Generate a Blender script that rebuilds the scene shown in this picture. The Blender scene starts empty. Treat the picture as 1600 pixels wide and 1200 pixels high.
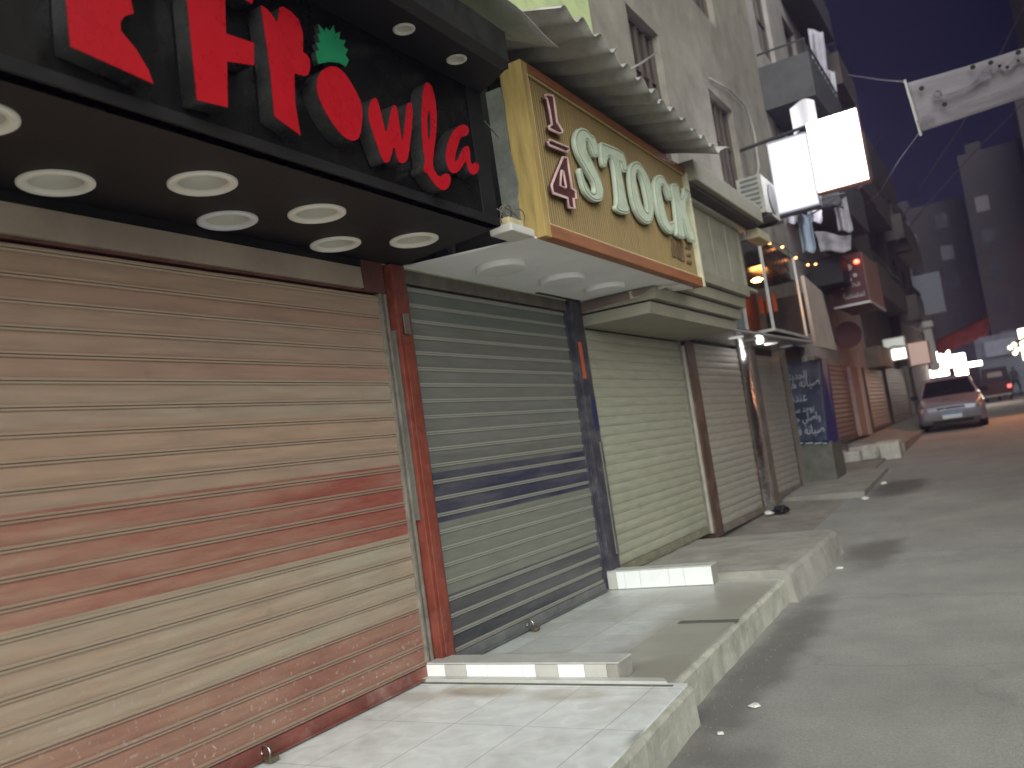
import bpy, bmesh, math, random
from mathutils import Vector, Matrix, noise
random.seed(7)
S = bpy.context.scene
COL = S.collection

# ------------------------------------------------------------------ camera
ROLL, PITCH, YAW, FPX = -.1427, .0879, -.5255, 1330.0      # solved from the photograph's vanishing points
CAM = Vector((3.45, 0.0, 1.5))
def _cam_axes():
    cy, sy = math.cos(YAW), math.sin(YAW); cp, sp = math.cos(PITCH), math.sin(PITCH); cr, sr = math.cos(ROLL), math.sin(ROLL)
    ry = Matrix(((cy, -sy, 0), (sy, cy, 0), (0, 0, 1))); base = Matrix(((1, 0, 0), (0, 0, -1), (0, 1, 0)))
    rp = Matrix(((1, 0, 0), (0, cp, sp), (0, -sp, cp))); rr = Matrix(((cr, -sr, 0), (sr, cr, 0), (0, 0, 1)))
    return rr @ rp @ base @ ry
AX = _cam_axes()
cd = bpy.data.cameras.new('camera'); cam = bpy.data.objects.new('camera', cd); COL.objects.link(cam)
r, u, b = AX[0], -AX[1], -AX[2]
cam.matrix_world = Matrix(((r[0], u[0], b[0], CAM[0]), (r[1], u[1], b[1], CAM[1]), (r[2], u[2], b[2], CAM[2]), (0, 0, 0, 1)))
cd.sensor_width = 36; cd.lens = FPX / 1600 * 36; cd.clip_start = .05; cd.clip_end = 3000
cd.dof.use_dof = True; cd.dof.focus_distance = 5.0; cd.dof.aperture_fstop = 1.6
S.camera = cam
S.render.resolution_x, S.render.resolution_y = 1024, 768

# ------------------------------------------------------------------ sky, key light, exposure
W = bpy.data.worlds.new('World'); S.world = W; W.use_nodes = True
SUN_DIR = Vector((-.50, .72, -.44)).normalized()            # the way the light travels
el = math.asin(-SUN_DIR.z); az = math.atan2(-SUN_DIR.x, -SUN_DIR.y)
nt = W.node_tree; bg = nt.nodes['Background']
sky = nt.nodes.new('ShaderNodeTexSky'); sky.sky_type = 'NISHITA'; sky.sun_disc = False
sky.sun_elevation = math.radians(-7); sky.sun_rotation = az; sky.altitude = 0; sky.air_density = 1.6; sky.dust_density = 2; sky.ozone_density = 3
tint = nt.nodes.new('ShaderNodeMix'); tint.data_type = 'RGBA'; tint.blend_type = 'ADD'; tint.inputs[0].default_value = 1
nt.links.new(sky.outputs[0], tint.inputs[6]); tint.inputs[7].default_value = (.004, .004, .034, 1)   # city sky glow
nt.links.new(tint.outputs[2], bg.inputs[0]); bg.inputs[1].default_value = .08
sd = bpy.data.lights.new('sun', 'SUN'); sun = bpy.data.objects.new('sun', sd); COL.objects.link(sun)
sd.energy = 1.3; sd.angle = math.radians(70); sd.color = (.97, 1.0, .95)
sun.rotation_euler = SUN_DIR.to_track_quat('-Z', 'Y').to_euler()
vs = S.view_settings; S.display_settings.display_device = 'sRGB'
vs.view_transform = 'Standard'; vs.look = 'None'; vs.gamma = 1; vs.exposure = 2.15
S.cycles.use_denoising = True
S.cycles.max_bounces = 8; S.cycles.diffuse_bounces = 5; S.cycles.glossy_bounces = 4; S.cycles.sample_clamp_indirect = 6

# ------------------------------------------------------------------ helpers
def at(x, y, X=None, Y=None, Z=None):
    """pixel of the 1600x1200 photograph -> point on a world plane"""
    d = AX.transposed() @ Vector(((x - 800) / FPX, (y - 600) / FPX, 1))
    t = (X - CAM[0]) / d[0] if X is not None else (Y - CAM[1]) / d[1] if Y is not None else (Z - CAM[2]) / d[2]
    return CAM + t * d
GP = [(-80, 0), (8.5, 0), (27, .62), (64, 1.12), (700, 4)]
def gz(Y):
    for (a, za), (c, zc) in zip(GP, GP[1:]):
        if Y <= c: return za + (zc - za) * max(0, Y - a) / (c - a)
    return GP[-1][1]

def link_rgb(m, sock, c): m.node_tree.nodes['Principled BSDF'].inputs[sock].default_value = (*c, 1)
def N(m, t, **kw):
    n = m.node_tree.nodes.new(t)
    for k, v in kw.items(): setattr(n, k, v)
    return n
MATS = {}
def mat(name, col, rough=.6, metal=0., var=.25, scale=6., bump=.15, bscale=60., spec=.4, stain=None, stain_amt=.0, stain_scale=2.5, emit=None, estr=0., stretch=None, coat=0.):
    """procedural surface: two scales of tonal variation, optional stain colour with its own shape, fine bump"""
    if name in MATS: return MATS[name]
    m = bpy.data.materials.new(name); m.use_nodes = True; MATS[name] = m
    t = m.node_tree; L = t.links.new; p = t.nodes['Principled BSDF']
    geo = N(m, 'ShaderNodeNewGeometry'); pos = geo.outputs['Position']
    if stretch:
        mp = N(m, 'ShaderNodeMapping'); mp.inputs['Scale'].default_value = stretch; L(pos, mp.inputs[0]); pos = mp.outputs[0]
    n1 = N(m, 'ShaderNodeTexNoise'); n1.inputs['Scale'].default_value = scale; n1.inputs['Detail'].default_value = 6; n1.inputs['Roughness'].default_value = .65; L(pos, n1.inputs['Vector'])
    r1 = N(m, 'ShaderNodeMapRange'); r1.inputs[1].default_value = .3; r1.inputs[2].default_value = .7
    r1.inputs[3].default_value = 1 - var; r1.inputs[4].default_value = 1 + var * .6; L(n1.outputs[0], r1.inputs[0])
    mx = N(m, 'ShaderNodeMix', data_type='RGBA', blend_type='MULTIPLY'); mx.inputs[0].default_value = 1
    mx.inputs[6].default_value = (*col, 1); L(r1.outputs[0], mx.inputs[7]); out = mx.outputs[2]
    if stain:
        n2 = N(m, 'ShaderNodeTexNoise'); n2.inputs['Scale'].default_value = stain_scale; n2.inputs['Detail'].default_value = 8; n2.inputs['Roughness'].default_value = .7; L(pos, n2.inputs['Vector'])
        r2 = N(m, 'ShaderNodeMapRange'); r2.inputs[1].default_value = .5; r2.inputs[2].default_value = .68; r2.inputs[4].default_value = stain_amt; L(n2.outputs[0], r2.inputs[0])
        m2 = N(m, 'ShaderNodeMix', data_type='RGBA'); L(r2.outputs[0], m2.inputs[0]); L(out, m2.inputs[6]); m2.inputs[7].default_value = (*stain, 1); out = m2.outputs[2]
    L(out, p.inputs['Base Color'])
    p.inputs['Roughness'].default_value = rough; p.inputs['Metallic'].default_value = metal; p.inputs['Specular IOR Level'].default_value = spec; p.inputs['Coat Weight'].default_value = coat
    rr = N(m, 'ShaderNodeMapRange'); rr.inputs[3].default_value = max(.02, rough - .12); rr.inputs[4].default_value = min(1, rough + .15); L(n1.outputs[0], rr.inputs[0]); L(rr.outputs[0], p.inputs['Roughness'])
    if bump:
        n3 = N(m, 'ShaderNodeTexNoise'); n3.inputs['Scale'].default_value = bscale; n3.inputs['Detail'].default_value = 4; L(geo.outputs['Position'], n3.inputs['Vector'])
        bp = N(m, 'ShaderNodeBump'); bp.inputs['Strength'].default_value = bump; bp.inputs['Distance'].default_value = .01; L(n3.outputs[0], bp.inputs['Height']); L(bp.outputs[0], p.inputs['Normal'])
    if emit: p.inputs['Emission Color'].default_value = (*emit, 1); p.inputs['Emission Strength'].default_value = estr
    return m
def glass(name, tint=(.9, .95, 1), rough=.03):
    if name in MATS: return MATS[name]
    m = bpy.data.materials.new(name); m.use_nodes = True; MATS[name] = m
    t = m.node_tree; p = t.nodes['Principled BSDF']
    tr = N(m, 'ShaderNodeBsdfTransparent'); tr.inputs[0].default_value = (*tint, 1)
    gl = N(m, 'ShaderNodeBsdfGlossy'); gl.inputs['Roughness'].default_value = rough
    mx = N(m, 'ShaderNodeMixShader'); fr = N(m, 'ShaderNodeFresnel'); fr.inputs[0].default_value = 1.5
    mx.inputs[0].default_value = .13; t.links.new(tr.outputs[0], mx.inputs[1]); t.links.new(gl.outputs[0], mx.inputs[2])
    t.links.new(mx.outputs[0], t.nodes['Material Output'].inputs[0]); t.nodes.remove(p)
    return m
def lamp_mat(name, col, strength):
    if name in MATS: return MATS[name]
    m = bpy.data.materials.new(name); m.use_nodes = True; MATS[name] = m
    p = m.node_tree.nodes['Principled BSDF']; p.inputs['Base Color'].default_value = (.8, .8, .8, 1)
    p.inputs['Emission Color'].default_value = (*col, 1); p.inputs['Emission Strength'].default_value = strength
    return m

class MB:
    """collects shapes into one mesh"""
    def __init__(s): s.bm = bmesh.new()
    def box(s, a, c, bevel=0.):
        x0, x1 = sorted((a[0], c[0])); y0, y1 = sorted((a[1], c[1])); z0, z1 = sorted((a[2], c[2]))
        v = [s.bm.verts.new((x, y, z)) for z in (z0, z1) for y in (y0, y1) for x in (x0, x1)]
        f = [s.bm.faces.new([v[i] for i in q]) for q in ((0, 2, 3, 1), (4, 5, 7, 6), (0, 1, 5, 4), (2, 6, 7, 3), (0, 4, 6, 2), (1, 3, 7, 5))]
        if bevel:
            e = list({e for ff in f for e in ff.edges})
            bmesh.ops.bevel(s.bm, geom=e, offset=bevel, segments=2, profile=.6, affect='EDGES')
        return s
    def quad(s, *p):
        s.bm.faces.new([s.bm.verts.new(q) for q in p]); return s
    def hexa(s, P):
        """eight corners: 4 bottom ring, 4 top ring"""
        v = [s.bm.verts.new(p) for p in P]
        for q in ((3, 2, 1, 0), (4, 5, 6, 7), (0, 1, 5, 4), (1, 2, 6, 5), (2, 3, 7, 6), (3, 0, 4, 7)): s.bm.faces.new([v[i] for i in q])
        return s
    def tube(s, pts, rad, n=8, cap=True):
        rings = []; pts = [Vector(p) for p in pts]
        for i, p in enumerate(pts):
            d = (pts[min(i + 1, len(pts) - 1)] - pts[max(i - 1, 0)]).normalized()
            a = d.orthogonal().normalized() if i == 0 else (pa - d * pa.dot(d)).normalized()
            pa = a; c = d.cross(a); rd = rad[i] if isinstance(rad, (list, tuple)) else rad
            rings.append([s.bm.verts.new(p + (a * math.cos(2 * math.pi * k / n) + c * math.sin(2 * math.pi * k / n)) * rd) for k in range(n)])
        for A, B in zip(rings, rings[1:]):
            for k in range(n): s.bm.faces.new((A[k], A[(k + 1) % n], B[(k + 1) % n], B[k]))
        if cap:
            s.bm.faces.new(rings[0][::-1]); s.bm.faces.new(rings[-1])
        return s
    def lathe(s, c, prof, n=40, ax=None):
        """profile (radius, height) revolved about the vertical (or a given 3x3 frame)"""
        ax = ax or Matrix.Identity(3); c = Vector(c); rings = []
        for rd, h in prof:
            if rd < 1e-6: rings.append([s.bm.verts.new(c + ax @ Vector((0, 0, h)))])
            else: rings.append([s.bm.verts.new(c + ax @ Vector((rd * math.cos(2 * math.pi * k / n), rd * math.sin(2 * math.pi * k / n), h))) for k in range(n)])
        for A, B in zip(rings, rings[1:]):
            for k in range(n):
                q = [A[k % len(A)], A[(k + 1) % len(A)], B[(k + 1) % len(B)], B[k % len(B)]]
                q = [v for i, v in enumerate(q) if v not in q[:i]]
                if len(q) > 2: s.bm.faces.new(q)
        return s
    def grid(s, f, nu, nv):
        V = [[s.bm.verts.new(f(i / nu, j / nv)) for j in range(nv + 1)] for i in range(nu + 1)]
        for i in range(nu):
            for j in range(nv): s.bm.faces.new((V[i][j], V[i + 1][j], V[i + 1][j + 1], V[i][j + 1]))
        return s
    def build(s, name, m, parent=None, smooth=False, loc=None):
        me = bpy.data.meshes.new(name); bmesh.ops.recalc_face_normals(s.bm, faces=s.bm.faces[:]); s.bm.to_mesh(me); s.bm.free()
        o = bpy.data.objects.new(name, me); COL.objects.link(o); me.materials.append(m)
        if smooth:
            for p in me.polygons: p.use_smooth = True
        if parent:
            o.parent = parent
            P = parent
            off = Vector((0, 0, 0))
            while P: off += P.location; P = P.parent
            me.transform(Matrix.Translation(-off))
        return o
def base_of(o):
    """put a single-mesh thing's origin at its base"""
    vs_ = [v.co for v in o.data.vertices]; c = sum(vs_, Vector()) / len(vs_); c.z = min(v.z for v in vs_)
    o.data.transform(Matrix.Translation(-c)); o.location = c; return o
def tag(o, label=None, cat=None, group=None, kind=None):
    if label: o['label'] = label
    if cat: o['category'] = cat
    if group: o['group'] = group
    if kind: o['kind'] = kind
    return o
def thing(name, label, cat, loc, group=None):
    o = bpy.data.objects.new(name, None); COL.objects.link(o); o.location = loc; o.empty_display_size = .1
    return tag(o, label, cat, group)
def struct(name, mb, m, smooth=False): return tag(mb.build(name, m, smooth=smooth), kind='structure')
def copy_tree(o, loc=None, label=None, mats=None):
    def rec(q, par):
        c = q.copy(); COL.objects.link(c); c.parent = par
        for ch in [x for x in bpy.data.objects if x.parent is q]: rec(ch, c)
        return c
    c = rec(o, None)
    if loc is not None: c.location = loc
    if label: c['label'] = label
    return c

def chaikin(p, k=2):
    for _ in range(k):
        q = []
        for a, c in zip(p, p[1:] + p[:1]):
            a = Vector(a); c = Vector(c); q += [tuple(a * .75 + c * .25), tuple(a * .25 + c * .75)]
        p = q
    return p
def plate(name, loops, X0, X1, m, parent=None, bevel=0., frame='YZ', off=0.):
    """closed 2D loops (outer plus holes) extruded between two depths. frame YZ: depth along X; XY: along Z; XZ: along -Y"""
    cu = bpy.data.curves.new(name, 'CURVE'); cu.dimensions = '2D'; cu.fill_mode = 'BOTH'
    cu.extrude = abs(X1 - X0) / 2 - bevel; cu.bevel_depth = bevel; cu.bevel_resolution = 1; cu.offset = -bevel
    for lp in loops:
        sp = cu.splines.new('POLY'); sp.points.add(len(lp) - 1); sp.use_cyclic_u = True
        for q, a in zip(sp.points, lp): q.co = (a[0], a[1], 0, 1)
    tmp = bpy.data.objects.new('tmp', cu); COL.objects.link(tmp)
    dg = bpy.context.evaluated_depsgraph_get(); me = bpy.data.meshes.new_from_object(tmp.evaluated_get(dg))
    bpy.data.objects.remove(tmp); bpy.data.curves.remove(cu)
    mid = (X0 + X1) / 2
    if frame == 'YZ': M = Matrix(((0, 0, 1, mid), (1, 0, 0, 0), (0, 1, 0, 0), (0, 0, 0, 1)))
    elif frame == 'XY': M = Matrix(((1, 0, 0, 0), (0, 1, 0, 0), (0, 0, 1, mid), (0, 0, 0, 1)))
    else: M = Matrix(((1, 0, 0, 0), (0, 0, -1, mid), (0, 1, 0, 0), (0, 0, 0, 1)))
    me.transform(M); me.name = name
    o = bpy.data.objects.new(name, me); COL.objects.link(o); me.materials.clear(); me.materials.append(m)
    if parent:
        o.parent = parent; P = parent; off_ = Vector()
        while P: off_ += P.location; P = P.parent
        me.transform(Matrix.Translation(-off_))
    return o
def yz(pix, X, sx=1., ox=0., oy=0.):
    """photo pixels -> (Y, Z) on the plane X"""
    out = []
    for a, c in pix:
        p = at(a * sx + ox, c * sx + oy, X=X); out.append((p.y, p.z))
    return out
def circle(cx, cy, rad, n=48): return [(cx + rad * math.cos(2 * math.pi * k / n), cy + rad * math.sin(2 * math.pi * k / n)) for k in range(n)]

ARF = {'ا': 'ﺍﺎﺍﺎ', 'ب': 'ﺏﺐﺑﺒ', 'ت': 'ﺕﺖﺗﺘ', 'ح': 'ﺡﺢﺣﺤ', 'خ': 'ﺥﺦﺧﺨ', 'د': 'ﺩﺪﺩﺪ', 'ر': 'ﺭﺮﺭﺮ', 'س': 'ﺱﺲﺳﺴ', 'ص': 'ﺹﺺﺻﺼ', 'ع': 'ﻉﻊﻋﻌ',
       'ف': 'ﻑﻒﻓﻔ', 'ل': 'ﻝﻞﻟﻠ', 'م': 'ﻡﻢﻣﻤ', 'ن': 'ﻥﻦﻧﻨ', 'ه': 'ﻩﻪﻫﻬ', 'و': 'ﻭﻮﻭﻮ', 'ي': 'ﻱﻲﻳﻴ', 'ة': 'ﺓﺔﺓﺔ', 'ى': 'ﻯﻰﻯﻰ', 'ث': 'ﺙﺚﺛﺜ', 'ج': 'ﺝﺞﺟﺠ'}
def arabic(s):
    nb = set('ادروةى '); out = []
    for i, ch in enumerate(s):
        if ch not in ARF: out.append(ch); continue
        pj = i > 0 and s[i - 1] in ARF and s[i - 1] not in nb; nj = i + 1 < len(s) and s[i + 1] in ARF and ch not in nb
        out.append(ARF[ch][(3 if nj else 1) if pj else (2 if nj else 0)])
    return ''.join(reversed(out))
def text(name, s, M, height, m, parent=None, depth=.004, width=None):
    """lettering as a thin mesh; M maps local x (reading), y (up), z (towards the reader) into the world"""
    cu = bpy.data.curves.new(name, 'FONT'); cu.body = s; cu.size = 1; cu.extrude = 0; cu.align_x = 'LEFT'
    tmp = bpy.data.objects.new('tmp', cu); COL.objects.link(tmp)
    dg = bpy.context.evaluated_depsgraph_get(); me = bpy.data.meshes.new_from_object(tmp.evaluated_get(dg))
    bpy.data.objects.remove(tmp); bpy.data.curves.remove(cu)
    if not me.vertices: return None
    xs = [v.co.x for v in me.vertices]; ys = [v.co.y for v in me.vertices]
    sx = (width / (max(xs) - min(xs))) if width else height / (max(ys) - min(ys)); sy = height / (max(ys) - min(ys))
    me.transform(Matrix.Translation((-min(xs), -min(ys), 0))); me.transform(Matrix.Diagonal((sx, sy, 1, 1)))
    bm = bmesh.new(); bm.from_mesh(me); ex = bmesh.ops.extrude_face_region(bm, geom=bm.faces[:])
    for v in ex['geom']:
        if isinstance(v, bmesh.types.BMVert): v.co.z += depth
    bmesh.ops.recalc_face_normals(bm, faces=bm.faces[:]); bm.to_mesh(me); bm.free()
    me.transform(M); me.name = name; me.materials.clear(); me.materials.append(m)
    o = bpy.data.objects.new(name, me); COL.objects.link(o)
    if parent:
        o.parent = parent; P = parent; off_ = Vector()
        while P: off_ += P.location; P = P.parent
        me.transform(Matrix.Translation(-off_))
    return o
def frame_negY(x, y, z): return Matrix(((1, 0, 0, x), (0, 0, -1, y), (0, 1, 0, z), (0, 0, 0, 1)))     # faces -Y
def frame_posX(x, y, z): return Matrix(((0, 0, 1, x), (1, 0, 0, y), (0, 1, 0, z), (0, 0, 0, 1)))      # faces +X

# ------------------------------------------------------------------ materials
asphalt = mat('asphalt', (.30, .29, .268), .88, var=.22, scale=1.1, bump=.5, bscale=160, stain=(.25, .238, .22), stain_amt=.6, stain_scale=.8)
def aggregate(m):
    """stones, grit and hairline cracks in the asphalt"""
    t = m.node_tree; L = t.links.new; p = t.nodes['Principled BSDF']; src = p.inputs['Base Color'].links[0].from_socket
    g = N(m, 'ShaderNodeNewGeometry'); n = N(m, 'ShaderNodeTexNoise'); n.inputs['Scale'].default_value = 55; n.inputs['Detail'].default_value = 5; n.inputs['Roughness'].default_value = .8; L(g.outputs['Position'], n.inputs['Vector'])
    r_ = N(m, 'ShaderNodeMapRange'); r_.inputs[1].default_value = .32; r_.inputs[2].default_value = .68; r_.inputs[3].default_value = .78; r_.inputs[4].default_value = 1.18; L(n.outputs[0], r_.inputs[0])
    mx = N(m, 'ShaderNodeMix', data_type='RGBA', blend_type='MULTIPLY'); mx.inputs[0].default_value = 1; L(src, mx.inputs[6]); L(r_.outputs[0], mx.inputs[7]); src = mx.outputs[2]
    nd = N(m, 'ShaderNodeTexNoise'); nd.inputs['Scale'].default_value = 2.5; nd.inputs['Detail'].default_value = 5; L(g.outputs['Position'], nd.inputs['Vector'])
    av = N(m, 'ShaderNodeMix', data_type='RGBA'); av.inputs[0].default_value = .35; L(g.outputs['Position'], av.inputs[6]); L(nd.outputs[1], av.inputs[7])
    v = N(m, 'ShaderNodeTexVoronoi', feature='DISTANCE_TO_EDGE'); v.inputs['Scale'].default_value = .75; L(av.outputs[2], v.inputs['Vector'])
    c = N(m, 'ShaderNodeMapRange'); c.inputs[1].default_value = .004; c.inputs[2].default_value = .014; c.inputs[3].default_value = .13; c.inputs[4].default_value = 0; L(v.outputs[0], c.inputs[0])
    m2 = N(m, 'ShaderNodeMix', data_type='RGBA'); L(c.outputs[0], m2.inputs[0]); L(src, m2.inputs[6]); m2.inputs[7].default_value = (.06, .057, .05, 1); src = m2.outputs[2]
    L(src, p.inputs['Base Color'])
aggregate(asphalt)
def spots(m, lst, col):
    """darker patches in the ground colour at fixed places, ragged soft rims"""
    t = m.node_tree; L = t.links.new; p = t.nodes['Principled BSDF']; src = p.inputs['Base Color'].links[0].from_socket
    g = N(m, 'ShaderNodeNewGeometry'); n = N(m, 'ShaderNodeTexNoise'); n.inputs['Scale'].default_value = 2.6; n.inputs['Detail'].default_value = 6; L(g.outputs['Position'], n.inputs['Vector'])
    for cx, cy, rx, ry, amt in lst:
        mp = N(m, 'ShaderNodeMapping'); mp.inputs['Scale'].default_value = (1 / rx, 1 / ry, 0); mp.inputs['Location'].default_value = (-cx / rx, -cy / ry, 0); L(g.outputs['Position'], mp.inputs[0])
        ln = N(m, 'ShaderNodeVectorMath', operation='LENGTH'); L(mp.outputs[0], ln.inputs[0])
        ad = N(m, 'ShaderNodeMath', operation='ADD'); L(ln.outputs['Value'], ad.inputs[0]); L(n.outputs[0], ad.inputs[1])
        r_ = N(m, 'ShaderNodeMapRange', interpolation_type='SMOOTHSTEP'); r_.inputs[1].default_value = 1.75; r_.inputs[2].default_value = .95; r_.inputs[4].default_value = amt; L(ad.outputs[0], r_.inputs[0])
        mx = N(m, 'ShaderNodeMix', data_type='RGBA'); L(r_.outputs[0], mx.inputs[0]); L(src, mx.inputs[6]); mx.inputs[7].default_value = (*col, 1); src = mx.outputs[2]
    L(src, p.inputs['Base Color'])
spots(asphalt, [(1.65, 14.7, .5, 1.1, .85), (1.95, 9.5, .32, .8, .7), (1.82, 5.6, .22, 2.2, .65), (2.05, 3.0, .3, 1.3, .6),], (.10, .09, .08))  # darker along the kerb; damp patch by the far slab
concrete = mat('concrete', (.30, .285, .25), .85, var=.3, scale=3, bump=.4, bscale=70, stain=(.17, .16, .13), stain_amt=.5)
kerb_m = mat('kerb_plaster', (.40, .395, .33), .85, var=.3, scale=4, bump=.6, bscale=40, stain=(.23, .225, .18), stain_amt=.7, stain_scale=5)
plaster = mat('plaster', (.29, .265, .22), .9, var=.3, scale=1.6, bump=.3, bscale=50, stain=(.15, .14, .12), stain_amt=.6, stain_scale=.9)
green_paint = mat('green_paint', (.52, .60, .30), .7, var=.18, scale=3, bump=.25, bscale=40, stain=(.30, .32, .2), stain_amt=.5)
dark_wall = mat('dark_wall', (.07, .062, .055), .85, var=.3, scale=4, bump=.3)
black_gloss = mat('black_gloss', (.007, .007, .007), .25, var=.4, scale=5, bump=.03, bscale=30, spec=.35, stain=(.018, .017, .015), stain_amt=.5, stain_scale=3)
black_matt = mat('black_matt', (.012, .011, .011), .6, var=.4, scale=5, bump=.05)
void_m = mat('dark_steel', (.05, .05, .047), .6, metal=.3, var=.4, scale=7, bump=.2)
grey_board = mat('grey_board', (.20, .21, .19), .8, var=.4, scale=6, bump=.3, bscale=30, stain=(.10, .11, .09), stain_amt=.6)
white_ceiling = mat('white_ceiling', (.86, .86, .85), .7, var=.08, scale=2, bump=.05, stain=(.7, .69, .66), stain_amt=.3)
white_plastic = mat('white_plastic', (.90, .88, .78), .4, var=.06, scale=8, bump=.02)
lens_m = mat('frosted_lens', (.66, .65, .58), .35, var=.06, scale=8, bump=.02)
red_face = mat('red_acrylic', (.42, .006, .014), .28, var=.12, scale=9, bump=.02, spec=.5)
letter_side = mat('letter_return', (.035, .035, .033), .25, metal=.1, var=.35, scale=9, bump=.05)
leaf_face = mat('green_acrylic', (.012, .17, .075), .3, var=.15, scale=9, bump=.02)
mint = mat('mint_letter', (.52, .58, .45), .6, var=.14, scale=9, bump=.15, bscale=50, stain=(.34, .37, .28), stain_amt=.6, stain_scale=7)
pink_tube = mat('pink_tube', (.58, .38, .36), .4, var=.2, scale=20, bump=.02)
dark_red = mat('dark_red_tray', (.09, .03, .03), .55, var=.4, scale=14, bump=.05)
wood_edge = mat('varnished_wood', (.30, .11, .04), .45, var=.35, scale=3, bump=.15, bscale=70, stretch=(6, .6, 6), stain=(.17, .065, .03), stain_amt=.6)
wood_side = mat('pale_wood', (.44, .31, .11), .55, var=.3, scale=4, bump=.15, stretch=(6, 6, .7), stain=(.35, .22, .08), stain_amt=.5)
steel = mat('galvanised', (.30, .29, .26), .5, metal=.75, var=.35, scale=5, bump=.1, stain=(.16, .10, .07), stain_amt=.6, stain_scale=5)
tin = mat('corrugated_tin', (.40, .39, .35), .5, metal=.15, var=.35, scale=3, bump=.1, stain=(.15, .12, .09), stain_amt=.7, stain_scale=3)
chrome = mat('mirror_foil', (.80, .81, .81), .24, metal=1., var=.12, scale=5, bump=.9, bscale=9)
red_paint = mat('red_oxide_paint', (.20, .045, .028), .48, var=.4, scale=5, bump=.25, bscale=60, stain=(.26, .10, .07), stain_amt=.6, stain_scale=8)
grey_rail = mat('dusty_rail', (.24, .22, .18), .6, metal=.2, var=.4, scale=8, bump=.2, stain=(.12, .09, .07), stain_amt=.6, stain_scale=7)
navy_paint = mat('navy_paint', (.05, .05, .065), .55, var=.5, scale=6, bump=.2, stain=(.13, .12, .12), stain_amt=.7, stain_scale=6)
brown_paint = mat('brown_paint', (.09, .05, .035), .5, var=.4, scale=6, bump=.2, stain=(.2, .15, .11), stain_amt=.5, stain_scale=6)
orange_paint = mat('orange_paint', (.55, .12, .05), .5, var=.3)
blue_tape = mat('blue_tape', (.018, .028, .09), .4, var=.3)
beige_clad = mat('beige_cladding', (.31, .295, .225), .6, var=.25, scale=4, bump=.1, stain=(.26, .23, .17), stain_amt=.6, stain_scale=4)
beige_panel = mat('beige_panel', (.50, .42, .36), .65, var=.2, scale=3, bump=.1, stain=(.3, .24, .2), stain_amt=.5)
brown_board = mat('brown_board', (.22, .17, .135), .75, var=.35, scale=5, bump=.2, stain=(.12, .08, .06), stain_amt=.6)
window_wood = mat('window_wood', (.11, .085, .07), .65, var=.4, scale=6, bump=.2, stretch=(4, 4, .6))
pane_m = mat('dark_pane', (.03, .03, .035), .15, var=.3, scale=2, bump=.02, spec=.6)
off_white = mat('off_white_paint', (.62, .60, .55), .6, var=.2, scale=5, bump=.1, stain=(.4, .37, .32), stain_amt=.5)
rubber = mat('rubber', (.02, .02, .02), .8, var=.3)

def wood_slats():
    m = mat('gold_slats', (.205, .132, .030), .5, var=.3, scale=3, bump=.0, stretch=(3, 8, .5), stain=(.20, .115, .028), stain_amt=.6, stain_scale=1.2)
    return m
gold = wood_slats()

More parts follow.
